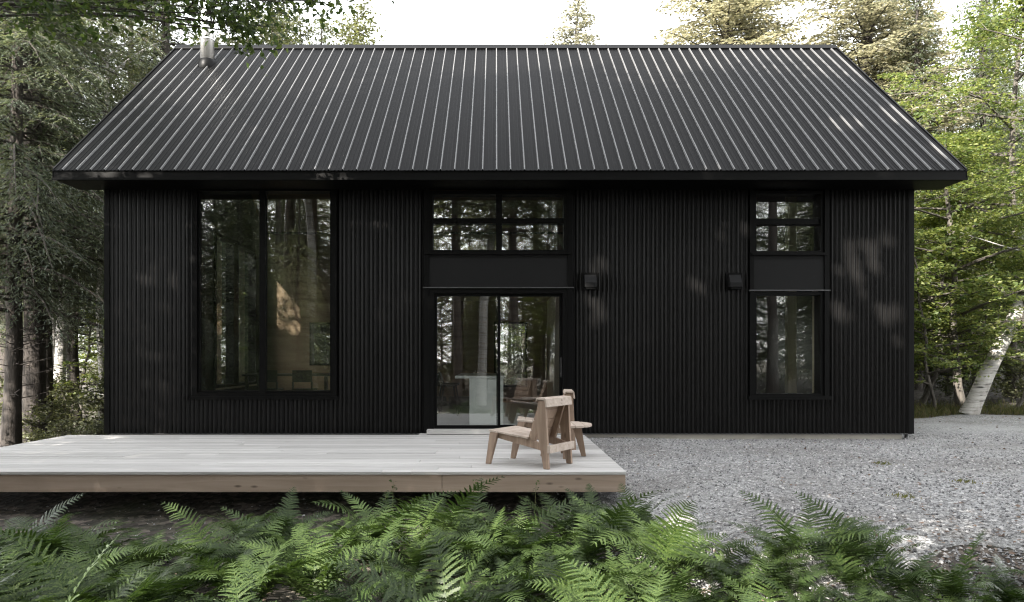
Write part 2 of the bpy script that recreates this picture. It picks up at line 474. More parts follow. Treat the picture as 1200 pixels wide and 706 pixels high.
# gable window, divided by a broad post
mb = MB()
for y0, y1 in ((GY0, GY0 + .07), (15.92, 16.22), (GY1 - .07, GY1)): mb.box(WX0 + .02, WX0 + .2, y0, y1, GZ0, GZ1)
mb.box(WX0 + .02, WX0 + .2, GY0 + .07, GY1 - .07, GZ1 - .07, GZ1 - .001); mb.box(WX0 + .02, WX0 + .2, GY0 + .07, GY1 - .07, GZ0 + .001, GZ0 + .06)
gw = part(mb, 'window', M['trim'])
mb = MB(); mb.box(WX0 + .06, WX0 + .07, GY0 + .07, 15.92, GZ0 + .06, GZ1 - .07); part(mb, 'pane', M['glass'], gw)
mb = MB(); mb.box(WX0 + .06, WX0 + .07, 16.22, GY1 - .07, GZ0 + .06, GZ1 - .07); part(mb, 'pane', M['glass'], gw)
mb = MB(); mb.box(WX0 + .2, WX0 + .3, GY0, GY1 + .1, GZ0 - .03, GZ0); part(mb, 'sill', M['ply_pale'], gw)
# back wall with windows (x0,x1,z0,z1)
BW = [(-4.55, -3.55, 1.05, 2.1), (-0.05, 0.76, 0.52, 2.12), (2.6, 5.6, 0.7, 2.2)]
mb = MB()
edges = [WX0 + .16] + [e for b in BW for e in (b[0], b[1])] + [WX1 - .16]
for i in range(0, len(edges), 2): mb.box(edges[i], edges[i + 1], YB - .2, YB, ZB, 4.25)
for b in BW:
    mb.box(b[0], b[1], YB - .2, YB, ZB, b[2]); mb.box(b[0], b[1], YB - .2, YB, b[3], 4.25)
part(mb, 'back_wall', M['ply'])
for b in BW:
    mb = MB()
    mb.box(b[0], b[0] + .05, YB - .22, YB + .01, b[2], b[3]); mb.box(b[1] - .05, b[1], YB - .22, YB + .01, b[2], b[3])
    mb.box(b[0] + .05, b[1] - .05, YB - .22, YB + .01, b[2], b[2] + .05); mb.box(b[0] + .05, b[1] - .05, YB - .22, YB + .01, b[3] - .05, b[3])
    w = part(mb, 'window', M['trim'])
    mb = MB(); mb.box(b[0] + .05, b[1] - .05, YB - .1, YB - .09, b[2] + .05, b[3] - .05); part(mb, 'pane', M['glass'], w)
# floors, ceiling, partition, post
mb = MB(); mb.box(WX0 + .16, WX1 - .16, CY1, YB - .2, ZB - 0.016, 0.15); part(mb, 'floor', M['floor'])
mb = MB(); mb.box(-1.0, WX1 - .16, CY1 + .4, YB - .2, 2.62, 2.8); part(mb, 'loft_floor', M['ply'])
mb = MB(); mb.box(1.24, 1.34, 12.6, YB - .2, 0.15, 2.62); part(mb, 'partition', M['ply_pale'])
mb = MB()
mb.add([(WX0 + .16, CY1, zroof(CY1) - .03), (WX1 - .16, CY1, zroof(CY1) - .03), (WX1 - .16, YR, zroof(YR) - .03), (WX0 + .16, YR, zroof(YR) - .03),
        (WX1 - .16, YB - .1, zroof(YB - .1) - .03), (WX0 + .16, YB - .1, zroof(YB - .1) - .03)], [(0, 1, 2, 3), (3, 2, 4, 5)])
part(mb, 'ceiling', M['ply'])
mb = MB(); x0, _ = px(922, 0, 12.3); x1, _ = px(932, 0, 12.3); mb.box(x0, x1, 12.25, 12.38, 0.15, 2.62); mb.box(x0, x1, 12.25, 12.38, 2.8, 5.2)
part(mb, 'post', M['ply_pale'])

# --- roof: ribbed sheet on the front slope
def ribs():
    P = 0.2
    prof = [(0.0, 0.022), (0.005, 0.022), (0.012, 0.0), (0.072, 0.0), (0.080, 0.0045), (0.092, 0.0045), (0.100, 0.0), (0.128, 0.0), (0.136, 0.0045), (0.148, 0.0045), (0.156, 0.0), (0.186, 0.0), (0.193, 0.022)]
    pts = []
    k = math.floor((RX0 - .2) / P)
    while k * P < RX1 + .2:
        for a, h in prof:
            x = 0.0134 - 0.0065 + k * P + a
            if RX0 < x < RX1: pts.append((x, h))
        k += 1
    return [(RX0, 0.0)] + pts + [(RX1, 0.0)]
nrm = Vector((0, -(ZR - ZE), YR - YE)).normalized()
mb = MB()
R = ribs(); n = len(R)
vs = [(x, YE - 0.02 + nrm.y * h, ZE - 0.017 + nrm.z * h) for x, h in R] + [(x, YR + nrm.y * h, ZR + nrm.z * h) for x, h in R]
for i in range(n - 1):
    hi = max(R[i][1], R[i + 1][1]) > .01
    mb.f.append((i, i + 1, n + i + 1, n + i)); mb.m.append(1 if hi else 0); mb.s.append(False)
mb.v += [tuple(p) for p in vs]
mb.add([(RX0, YR, ZR), (RX1, YR, ZR), (RX1, 2 * YR - YE, ZE), (RX0, 2 * YR - YE, ZE)], [(0, 1, 2, 3)])
t = 0.13
mb.prism([(YE + .03, ZE + .03 * SL - .012), (YR, ZR - .012), (2 * YR - YE, ZE - .012), (2 * YR - YE, ZE - t), (YR, ZR - t - .02), (YE + .03, ZE + .03 * SL - t)], 'x', RX0 + .02, RX1 - .02)
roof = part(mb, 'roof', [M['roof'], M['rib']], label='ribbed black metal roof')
mb = MB(); mb.box(RX0, RX1, YE, YE + .025, ZE - .145, ZE - .022); mb.box(RX0 - .005, RX1 + .005, YE - .02, YE + .0, ZE - .15, ZE - .118)
part(mb, 'fascia', M['trim'], roof)
mb = MB(); mb.box(RX0 + .03, RX1 - .03, YE + .027, YW + .02, ZE - .15, ZE - .13); part(mb, 'soffit', M['trim'], roof)
for sx in (RX0 - .012, RX1 - .012):
    mb = MB()
    mb.prism([(YE, ZE - .15), (YE, ZE + .016), (YR, ZR + .035), (2 * YR - YE, ZE + .016), (2 * YR - YE, ZE - .15), (YR, ZR - .13)], 'x', sx, sx + .024)
    part(mb, 'rake_trim', M['trim'], roof)
mb = MB()
mb.prism([(YR - .13, ZR - .13 * SL + .026), (YR - .13, ZR - .13 * SL + .034), (YR, ZR + .044), (YR + .13, ZR - .13 * SL + .034), (YR + .13, ZR - .13 * SL + .026), (YR, ZR + .034)], 'x', RX0 - .015, RX1 + .015)
part(mb, 'ridge_cap', M['trim'], roof)
CX, CYY = -5.46, 13.87
cz = ZE + SL * (CYY - YE)
mb = MB(); mb.tube([(CX, CYY, cz - .05), (CX, CYY, 8.35)], [.128, .128], 24)
for z in (cz + .42, cz + 1.1): mb.tube([(CX, CYY, z), (CX, CYY, z + .03)], [.134, .134], 24)
mb.tube([(CX, CYY, 8.4), (CX, CYY, 8.5), (CX, CYY, 8.56)], [.2, .2, .03], 24)
part(mb, 'chimney', M['steel'], roof, label='shiny steel stove pipe')
mb = MB(); mb.tube([(CX, CYY - .02, cz - .3), (CX, CYY, cz - .02), (CX, CYY, cz + .04), (CX, CYY, cz + .06)], [.2, .165, .15, .13], 24)
part(mb, 'chimney_collar', M['trim'], roof)

# --- windows and the sliding door of the front wall
YF = YW - 0.035                               # face of the flat trims
def frame(mb, x0, x1, z0, z1, w, y0, y1, top=True, bottom=True):
    mb.box(x0, x0 + w, y0, y1, z0, z1); mb.box(x1 - w, x1, y0, y1, z0, z1)
    if top: mb.box(x0 + w, x1 - w, y0 + .002, y1 - .002, z1 - w, z1)
    if bottom: mb.box(x0 + w, x1 - w, y0 + .002, y1 - .002, z0, z0 + w)
# big left window
mb = MB()
frame(mb, A0, A1, AZ, 3.785, 0.075, YF, CY1 + .03, top=False)
mb.box(A0 + .075, A1 - .075, YF + .01, CY1 + .02, 3.762, 3.784)
frame(mb, A0 + .08, A1 - .08, AZ + .08, 3.76, 0.025, YF + .03, CY1, top=False)
xm0, xm1 = wx(304.5), wx(311.5)
mb.box(xm0, xm1, YF + .012, 11.17, AZ + .075, 3.761)
win = part(mb, 'window', M['trim'])
mb = MB(); mb.box(A0 + .1, xm0, 11.13, 11.14, AZ + .1, 3.761); part(mb, 'pane', M['glass'], win)
mb = MB(); mb.box(xm1, A1 - .1, 11.13, 11.14, AZ + .1, 3.761); part(mb, 'pane', M['glass'], win)
mb = MB(); mb.box(A0 - .03, A1 + .03, YF - .03, YF - .001, AZ - .03, AZ + .02); part(mb, 'sill', M['trim'], win)
mb = MB(); mb.box(A0 - .005, A0 + .07, CY1 + .031, CY1 + .06, AZ, 3.8); part(mb, 'jamb', M['ply_pale'], win)
# door bay: trims, upper window, panel, flashing, sliding door
mb = MB()
mb.box(B0, B0 + .075, YF, CY1, ZB, 3.785); part(mb, 'bay_trim', M['trim'])
mb = MB(); mb.box(B1 - .075, B1, YF, CY1, ZB, 3.785); part(mb, 'bay_trim', M['trim'])
b0, b1 = B0 + .075, B1 - .075
zl = wz(298)
mb = MB()
frame(mb, b0, b1, zl, 3.77, 0.06, YF + .012, CY1)
xm = (b0 + b1) / 2 + .01
mb.box(xm - .045, xm + .045, YF + .02, CY1 - .01, zl + .06, 3.71)
mb.box(b0 + .06, xm - .045, YF + .03, CY1 - .02, wz(262), wz(256)); mb.box(xm + .045, b1 - .06, YF + .03, CY1 - .02, wz(262), wz(256))
win = part(mb, 'window', M['trim'])
for xa, xb in ((b0 + .06, xm - .045), (xm + .045, b1 - .06)):
    mb = MB(); mb.box(xa, xb, 11.17, 11.18, wz(256), 3.71); part(mb, 'pane', M['glass'], win)
    mb = MB(); mb.box(xa, xb, 11.15, 11.16, zl + .06, wz(262)); part(mb, 'pane', M['glass'], win)
mb = MB(); mb.box(B0 + .02, B1 - .02, YF - .022, YF - .001, zl - .012, zl + .02); part(mb, 'sill', M['trim'], win)
zp = wz(337)
mb = MB(); mb.box(b0, b1, YF + .022, CY1, zp, zl - .013); part(mb, 'panel', M['panel'], label='flat dark panel above the sliding door')
mb = MB(); mb.box(B0 - .015, B1 + .015, YF - .018, YF - .001, zp - .012, zp); part(mb, 'flashing', M['flash'])
# sliding door
dz1 = zp - .013
mb = MB()
frame(mb, b0, b1, ZB + .02, dz1, 0.075, YF + .01, CY1 + .02, bottom=False)
mb.box(b0 + .075, b1 - .075, YF + .012, CY1 + .018, ZB + .02, ZB + .075)
door = part(mb, 'door', M['trim'], label='black framed sliding glass door')
xd = wx(584)
for xa, xb, y in ((b0 + .075, xd + .03, 11.12), (xd - .03, b1 - .075, 11.18)):
    mb = MB(); frame(mb, xa, xb, ZB + .077, dz1 - .077, .042, y, y + .045)
    part(mb, 'sash', M['trim'], door)
    mb = MB(); mb.box(xa + .042, xb - .042, y + .018, y + .028, ZB + .119, dz1 - .119); part(mb, 'pane', M['glass'], door)
mb = MB(); mb.box(b1 - .112, b1 - .088, 11.085, 11.118, .95, 1.25); part(mb, 'handle', M['black'], door)
mb = MB(); mb.box(B0 + .06, B1 - .06, YW - .22, YF + .008, ZB + .012, ZB + .07); part(mb, 'threshold', M['deck'], door, label='bleached wooden door threshold')
# right bay
mb = MB()
mb.box(C0, C0 + .06, YF, CY1, CZ, 3.785); part(mb, 'bay_trim', M['trim'])
mb = MB(); mb.box(C1 - .06, C1, YF, CY1, CZ, 3.785); part(mb, 'bay_trim', M['trim'])
c0, c1 = C0 + .06, C1 - .06
mb = MB()
frame(mb, c0, c1, zl, 3.77, 0.045, YF + .03, CY1 + .03)
mb.box(c0 + .045, c1 - .045, YF + .06, CY1, wz(262.5), wz(256))
win = part(mb, 'window', M['trim'])
mb = MB(); mb.box(c0 + .045, c1 - .045, 11.235, 11.245, wz(256), 3.725); part(mb, 'pane', M['glass'], win)
mb = MB(); mb.box(c0 + .045, c1 - .045, 11.215, 11.225, zl + .045, wz(262.5)); part(mb, 'pane', M['glass'], win)
mb = MB(); mb.box(C0 + .02, C1 - .02, YF - .03, YF - .001, zl - .02, zl + .018); part(mb, 'sill', M['trim'], win)
mb = MB(); mb.box(c0, c1, YF + .022, CY1, wz(340), zl - .021); part(mb, 'panel', M['panel'], label='flat dark panel between the two right windows')
mb = MB(); mb.box(C0 - .02, C1 + .02, YF - .018, YF - .001, wz(341.5), wz(340) - .001); part(mb, 'flashing', M['flash'])
mb = MB()
frame(mb, c0, c1, CZ + .005, wz(342), 0.05, YF + .03, CY1 + .03)
win = part(mb, 'window', M['trim'])
mb = MB(); mb.box(c0 + .05, c1 - .05, 11.235, 11.245, CZ + .055, wz(342) - .05); part(mb, 'pane', M['glass'], win)
mb = MB(); mb.box(C0 - .03, C1 + .03, YF - .045, YF - .001, CZ - .03, CZ + .025); part(mb, 'sill', M['trim'], win)
mb = MB(); mb.box(c1 - .05, c1 + .05, CY1 + .031, CY1 + .1, CZ, 2.3); part(mb, 'jamb', M['ply_pale'], win)

# --- hooded vents on the wall
def vent(xc, label, lean):
    z0, z1 = wz(340), wz(320)
    t = empty('wall_vent', (xc, YW - .012, z0), label, 'vent', 'hooded vents on the black wall')
    O = (xc, YW - .012, z0)
    mb = MB(); frame(mb, xc - .125, xc + .125, z0, z1, .03, YW - .04, YW - .012); mb.box(xc - .095, xc + .095, YW - .03, YW - .012, z0 + .03, z1 - .03)
    mb.build('back_plate', M['trim'], t, O)
    mb = MB()
    mb.prism([(YW - .031, z0 + .035), (YW - .15, z0 + .03), (YW - .15, z0 + .10), (YW - .075, z1 - .035), (YW - .031, z1 - .035)], 'x', xc - .095 + lean, xc + .085 + lean)
    mb.build('hood', M['panel'], t, O, 0.006)
    mb = MB()
    for k in range(3): mb.box(xc - .075 + lean, xc + .065 + lean, YW - .14 + k * .03, YW - .13 + k * .03, z0 + .0, z0 + .029)
    mb.build('louvre', M['trim'], t, O)
vent(wx(691.5), 'black hooded wall vent just right of the sliding door bay', 0.0)
vent(wx(859.5), 'black hooded wall vent just left of the stacked right windows', 0.0)

# ------------------------------------------------------------------ deck
DX0, DX1, DY0, DY1, DZ = -6.33, 1.298, 7.37, 10.86, 0.102
DO = (DX0 / 2 + DX1 / 2, DY0, -0.1)
deck = empty('deck', DO, 'low bleached wooden deck in front of the black house', 'deck')
mb = MB()
nb = 25; bw = (DY1 - DY0 + .015) / nb
rng = random.Random(5)
for i in range(nb):
    y0 = DY0 - .015 + i * bw
    cuts = [DX0] + sorted(rng.uniform(DX0 + 1, DX1 - 1) for _ in range(rng.choice((1, 2)))) + [DX1 + .01]
    for a, b in zip(cuts[:-1], cuts[1:]):
        dz = rng.uniform(-.0015, .0015)
        mb.box(a + .0015, b - .0015, y0 + .0045, y0 + bw - .0045, DZ - .03, DZ + dz)
mb.build('decking', M['deck'], deck, DO, 0.003)
mb = MB()
for i in range(3): mb.box(wx(492), B1 - .05, DY1 + .004 + i * .08, DY1 + .079 + i * .08, DZ - .03, DZ)
mb.build('landing', M['deck'], deck, DO, 0.003)
xj = (518 - 581.5) * DY0 / 860
mb = MB(); mb.box(DX0, xj - .002, DY0, DY0 + .04, -.104, DZ - .033); mb.build('fascia_board', M['fascia'], deck, DO, .003)
mb = MB(); mb.box(xj + .002, DX1, DY0, DY0 + .04, -.104, DZ - .033); mb.build('fascia_board', M['fascia'], deck, DO, .003)
mb = MB(); mb.box(DX1 - .04, DX1, DY0 + .041, DY1, -.104, DZ - .033); mb.build('fascia_board', M['fascia'], deck, DO, .003)
mb = MB()
for k in range(19): mb.box(DX0 + .02 + k * .4, DX0 + .06 + k * .4, DY0 + .042, DY1, -.1, DZ - .034)
mb.build('joists', M['fascia'], deck, DO)
for x in (-5.4, -3.2, -1.0, .9):
    mb = MB(); mb.box(x - .07, x + .07, 8.4, 8.54, -.6, -.102); mb.build('pier', M['concrete'], deck, DO)
for x in (-5.4, -3.2, -1.0, .9):
    mb = MB(); mb.box(x - .07, x + .07, 10.2, 10.34, -.6, -.102); mb.build('pier', M['concrete'], deck, DO)

# ------------------------------------------------------------------ plywood chairs
def plank(mb, p0, p1, w0, w1, th, side, up=None):
    """tapered plank in the x-z plane from p0 to p1 (x,z), widths w0,w1, at y = side .. side+th"""
    a, b = Vector((p0[0], p0[1])), Vector((p1[0], p1[1]))
    d = (b - a).normalized(); nn = Vector((-d.y, d.x))
    prof = [a + nn * w0 / 2, a - nn * w0 / 2, b - nn * w1 / 2, b + nn * w1 / 2]
    mb.prism([(q.x, q.y) for q in prof], 'y', side, side + th)
def flatfoot(mb, xt, zt, xb, wt, wb, th, side):
    """leg with level foot and level top"""
    mb.prism([(xt - wt / 2, zt), (xb - wb / 2, 0), (xb + wb / 2, 0), (xt + wt / 2, zt)], 'y', side, side + th)
def chair(name, loc, rz, label):
    t = empty(name, loc, label, 'chair', 'low plywood chairs on the deck', rz)
    W = .25; TH = .036
    for s in (-1, 1):
        y = s * W - TH / 2
        mb = MB(); flatfoot(mb, .285, .345, .365, .105, .055, TH, y); mb.build('front_leg', M['chair'], t, bevel=.004)
        mb = MB(); mb.prism([(-.345, .70), (-.385, 0), (-.325, 0), (-.235, .46), (-.262, .70)], 'y', y - s * .002, y + TH - s * .002); mb.build('rear_leg', M['chair'], t, bevel=.004)
        mb = MB(); yy = y - s * (TH + .001)
        mb.prism([(.33, .352), (.33, .295), (-.375, .165), (-.375, .225), (-.16, .29), (-.1, .315)], 'y', yy, yy + TH); mb.build('side_rail', M['chair'], t, bevel=.004)
    # seat slats run from side to side
    mb = MB()
    for k in range(5):
        x1 = .345 - k * .098; x0 = x1 - .094
        z1 = .372 - (.345 - x1) * .11; z0 = .372 - (.345 - x0) * .11
        mb.prism([(x0, z0 - .02), (x1, z1 - .02), (x1, z1), (x0, z0)], 'y', -W - .022, W + .022)
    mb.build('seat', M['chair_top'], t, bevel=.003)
    # backrest slats between the stiles
    a, b = Vector((-.135, .275)), Vector((-.275, .70))
    d = (b - a).normalized(); nn = Vector((d.y, -d.x))
    mb = MB()
    L = (b - a).length
    for k in range(4):
        q0 = a + d * (L * (k + .04) / 4); q1 = a + d * (L * (k + .97) / 4)
        mb.prism([(q0.x, q0.y), (q1.x, q1.y), (q1.x + nn.x * .02, q1.y + nn.y * .02), (q0.x + nn.x * .02, q0.y + nn.y * .02)], 'y', -W + .02, W - .02)
    mb.build('backrest', M['chair'], t, bevel=.003)
    for s in (-1, 1):
        y = s * (W - .037) - TH / 2
        mb = MB(); plank(mb, (a.x - .035, a.y), (b.x - .028, b.y), .07, .06, TH, y); mb.build('back_stile', M['chair'], t, bevel=.004)
    mb = MB()
    mb.prism([(-.374, .635), (-.354, .633), (-.342, .703), (-.262, .708), (-.248, .685), (-.236, .69), (-.246, .726), (-.258, .73), (-.352, .727), (-.362, .718)], 'y', -W - .03, W + .03)
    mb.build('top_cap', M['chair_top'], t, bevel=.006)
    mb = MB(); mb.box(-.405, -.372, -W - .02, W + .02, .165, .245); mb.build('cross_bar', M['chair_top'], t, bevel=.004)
    mb = MB(); mb.box(-.37, -.2, -W + .06, W - .06, .185, .2); mb.build('brace', M['chair'], t, bevel=.003)
    return t
fx, fy = -.604, .40
c1 = ((-.079 + .188 + .525 + .80) / 4, (7.9 + 8.33 + 7.463 + 7.97) / 4)
chair('plywood_chair', (c1[0], c1[1], DZ + .002), math.atan2(fy, fx), 'nearer low plywood chair turned to the left at the deck edge')
chair('plywood_chair', (.62, 9.37, DZ + .002), PI - .06, 'farther low plywood chair half hidden behind the nearer one')
# small round slatted table
tt = empty('side_table', (.78, 8.52, DZ + .002), 'small round slatted wooden table with tapered legs right of the chairs', 'table')
mb = MB()
Rt = .33
for k in range(6):
    x0 = -Rt + k * .11 + .003; x1 = x0 + .104
    pts = [(x0 + (x1 - x0) * i / 6) for i in range(7)]
    def hy(x): return math.sqrt(max(Rt ** 2 - x * x, .0004)) * 0.98
    prof = [(x, -hy(x)) for x in pts] + [(x, hy(x)) for x in reversed(pts)]
    mb.prism(prof, 'z', .352, .378)
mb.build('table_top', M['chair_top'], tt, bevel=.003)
for a, foot in ((-4, .235), (176, .24), (88, .26), (268, .24)):
    mb = MB(); flatfoot(mb, .16, .325, foot, .1, .055, .036, -.018)
    mb.xf(Matrix.Rotation(math.radians(a), 4, 'Z')); mb.build('leg', M['chair'], tt, bevel=.004)
mb = MB(); mb.box(-.22, .22, -.016, .016, .326, .351); mb.box(-.016, .016, -.22, -.017, .326, .351); mb.box(-.016, .016, .017, .22, .326, .351)
mb.build('cleat', M['chair'], tt)

# ------------------------------------------------------------------ things inside
FZ = .151
t = empty('kitchen_island', (-.17, 11.95, FZ), 'white kitchen island behind the glass of the sliding door', 'kitchen island')
O = (-.17, 11.95, FZ)
mb = MB(); mb.box(-.437, .116, 11.95, 13.95, FZ, .905); mb.build('cabinet', M['white'], t, O, .004)
mb = MB(); mb.box(-.67, .13, 11.93, 13.97, .907, .947); mb.build('countertop', M['white'], t, O, .004)
def stool(x, y, label):
    t = empty('bar_stool', (x, y, FZ), label, 'stool', 'black bar stools at the island'); O = (0, 0, 0)
    mb = MB()
    mb.prism([(-.18, .55), (.19, .55), (.19, .585), (-.13, .585), (-.19, .80), (-.225, .80)], 'y', -.19, .19); mb.build('seat', M['black'], t, O, .012)
    for sx in (-1, 1):
        for sy in (-1, 1):
            mb = MB(); mb.tube([(sx * .12, sy * .12, .55), (sx * .2, sy * .2, 0)], [.011, .009], 8); mb.build('leg', M['black'], t, O)
    mb = MB()
    for a, b in (((-.17, -.17), (.17, -.17)), ((.17, -.17), (.17, .17)), ((.17, .17), (-.17, .17)), ((-.17, .17), (-.17, -.17))):
        mb.tube([(a[0], a[1], .2), (b[0], b[1], .2)], [.008, .008], 6)
    mb.build('foot_rest', M['black'], t, O)
stool(-.93, 14.0, 'black bar stool nearest the door, left of the island')
stool(-.93, 14.75, 'black bar stool farther inside, left of the island')
def lounge(x, y, label):
    t = empty('floor_cushion', (x, y, FZ), label, 'cushion', 'dark cushions on the floor inside')
    mb = MB(); mb.tube([(-.32, 0, .11), (-.3, 0, .11), (.3, 0, .11), (.32, 0, .11)], [.06, .11, .11, .06], 14); mb.build('cushion', M['black'], t, (0, 0, 0))
lounge(-1.45, 16.6, 'dark cushion on the floor at the left edge of the sliding door view')
lounge(-.75, 16.6, 'dark cushion on the floor beside the white island')
t = empty('dining_table', (-4.35, 15.6, FZ), 'dark dining table seen low through the big left window', 'table')
mb = MB(); mb.box(-.9, .9, -.45, .45, .71, .75); mb.build('tabletop', M['black'], t, bevel=.004)
for sx in (-.82, .82):
    for sy in (-.38, .38):
        mb = MB(); mb.box(sx - .03, sx + .03, sy - .03, sy + .03, 0, .709); mb.build('leg', M['black'], t)
def dchair(x, y, rz, label):
    t = empty('dining_chair', (x, y, FZ), label, 'chair', 'dark dining chairs inside', rz)
    mb = MB(); mb.box(-.21, .21, -.21, .21, .43, .46); mb.build('seat', M['black'], t, bevel=.008)
    mb = MB(); mb.box(-.21, -.18, -.2, .2, .6, .84); mb.build('backrest', M['black'], t, bevel=.008)
    for sx in (-1, 1):
        for sy in (-1, 1):
            mb = MB(); mb.box(sx * .19 - .016, sx * .19 + .016, sy * .19 - .016, sy * .19 + .016, 0, .429 if sx > 0 else .6); mb.build('leg', M['black'], t)
dchair(-3.9, 14.95, PI / 2, 'dark dining chair in front of the table, right in the big window')
dchair(-4.6, 14.95, PI / 2, 'dark dining chair in front of the table, left beside its twin')

# ------------------------------------------------------------------ vegetation
def cards(C, D, Nn, L, W):
    """diamond leaves: centre, axis, normal, length, width"""
    D = D / np.linalg.norm(D, axis=1, keepdims=True)
    S = np.cross(Nn, D); S /= np.maximum(np.linalg.norm(S, axis=1, keepdims=True), 1e-6)
    up = np.cross(D, S)
    L = L[:, None]; W = W[:, None]
    V = np.stack([C - D * L / 2, C + S * W / 2 - D * L * .08 + up * W * .12, C + D * L / 2, C - S * W / 2 - D * L * .08 + up * W * .12], 1)
    Q = np.arange(len(C) * 4).reshape(-1, 4)
    return V.reshape(-1, 3), Q

class Wood:
    """branch tubes as quads"""
    def __init__(self): self.V, self.Q, self.n = [], [], 0
    def tube(self, P, R, n=5):
        P = np.asarray(P, float); R = np.asarray(R, float)
        T = np.gradient(P, axis=0); T /= np.maximum(np.linalg.norm(T, axis=1, keepdims=True), 1e-9)
        ref = np.array([0.31, 0.2, 0.93]) if abs(T[0][2]) < .8 else np.array([1.0, .12, 0.05])
        U = np.cross(T, ref); U /= np.linalg.norm(U, axis=1, keepdims=True); Wv = np.cross(T, U)
        a = np.arange(n) * 2 * PI / n
        V = P[:, None] + R[:, None, None] * (U[:, None] * np.cos(a)[None, :, None] + Wv[:, None] * np.sin(a)[None, :, None])
        m = len(P); i = np.arange(m * n).reshape(m, n)
        j = np.roll(i, -1, 1)
        Q = np.stack([i[:-1], j[:-1], j[1:], i[1:]], -1).reshape(-1, 4) + self.n
        self.V.append(V.reshape(-1, 3)); self.Q.append(Q); self.n += m * n
    def get(self):
        if not self.V: return np.zeros((0, 3)), np.zeros((0, 4), int)
        return np.concatenate(self.V), np.concatenate(self.Q)

def crown_mesh(name, cardset, wood, leaf_mat, bark_mat):
    C, D, Nn, L, W = [np.concatenate(a) for a in zip(*cardset)]
    V, Q = cards(C, D, Nn, L, W)
    V2, Q2 = wood.get()
    mi = np.concatenate([np.zeros(len(Q), int), np.ones(len(Q2), int)])
    return np_mesh(name, np.concatenate([V, V2]), np.concatenate([Q, Q2 + len(V)]), [leaf_mat, bark_mat], mi)

def trunk_mesh(name, P, R, mat, n=12):
    w = Wood(); w.tube(P, R, n); V, Q = w.get()
    return np_mesh(name, V, Q, mat, smooth=True)

def conifer(name, seed, H, zb, R, tr, droop, up, card, dens, nbr, leaf, bark, dead=0.25, shape=.8, gap=0.0, wr=(.28, .5), sidek=.75):
    r = np.random.default_rng(seed)
    m = 14
    tz = np.linspace(0, H, m)
    wob = np.cumsum(r.normal(0, .035, (m, 2)), 0); wob[0] = 0
    TP = np.column_stack([wob, tz]); TR = tr * (1 - tz / H) ** .8 + .012; TR[0] *= 1.25
    tm = trunk_mesh(name + '_trunk', TP, TR, bark)
    cs = []; wd = Wood()
    az = r.random() * 6
    for i in range(nbr):
        u = (i + r.random()) / nbr
        z = zb + (H - zb) * u
        t = u
        az += 2.4 + r.normal(0, .35)
        Lb = (R * (1 - t) ** shape) * r.uniform(.6, 1.12) + .12
        base = np.array([np.interp(z, tz, TP[:, 0]), np.interp(z, tz, TP[:, 1]), z])
        dh = np.array([math.cos(az), math.sin(az), 0]); sh = np.array([-dh[1], dh[0], 0])
        upk = up + .35 * t + r.normal(0, .08); dr = droop * r.uniform(.7, 1.3)
        s = np.linspace(0, 1, 6)
        bend = r.normal(0, .08)
        def pth(s): 
            s = np.asarray(s)[..., None]
            return base + dh * Lb * s + sh * Lb * bend * s * s + np.array([0, 0, 1]) * Lb * (upk * s - dr * s * s)
        wd.tube(pth(s), (.008 + .011 * Lb) * (1 - s * .85), 4)
        if r.random() < gap: continue
        nt = max(3, int(Lb * dens))
        for k in range(nt):
            ss = .12 + .88 * (k + r.random()) / nt
            p = pth(ss); tg = pth(min(ss + .05, 1.05)) - pth(ss); tg /= np.linalg.norm(tg)
            sd = 1 if (k % 2) else -1
            if k >= nt - 1: sd = 0
            tl = (.14 + .42 * Lb * (1 - ss) ** .7 * min(1, ss * 3)) * r.uniform(.6, 1.15)
            td = tg * .65 + sh * sd * .85 + r.normal(0, .12, 3); td /= np.linalg.norm(td)
            mm = max(3, int(tl / (card * .42)))
            q = (np.arange(mm) + r.random(mm)) / mm
            dn = np.array([0, 0, -1.0])
            C = p + td * (q * tl)[:, None] + dn * (q * q * tl * (.25 + droop * .6))[:, None] + r.normal(0, card * .18, (mm, 3))
            side = np.where(np.arange(mm) % 2 == 0, 1, -1)
            lat = np.cross(td, np.array([0, 0, 1.0]))
            D = td[None] * .8 + lat[None] * (side * sidek)[:, None] + dn * (.15 + droop * .5) + r.normal(0, .22, (mm, 3))
            Nn = np.tile(np.array([0, 0, 1.0]), (mm, 1)) + r.normal(0, .4, (mm, 3))
            L = card * r.uniform(.8, 1.5, mm); W = L * r.uniform(wr[0], wr[1], mm)
            cs.append((C, D, Nn, L, W))
    # dead twigs under the crown
    for i in range(int(40 * dead)):
        z = r.uniform(1.2, zb + .5); a = r.random() * 6.28; Lb = r.uniform(.3, 1.3)
        s = np.linspace(0, 1, 4)[:, None]
        P = np.array([np.interp(z, tz, TP[:, 0]), np.interp(z, tz, TP[:, 1]), z]) + np.array([math.cos(a), math.sin(a), .15]) * Lb * s + r.normal(0, .04, (4, 3)) * s
        wd.tube(P, .011 * (1 - s[:, 0] * .8), 4)
    return tm, crown_mesh(name + '_crown', cs, wd, leaf, bark)

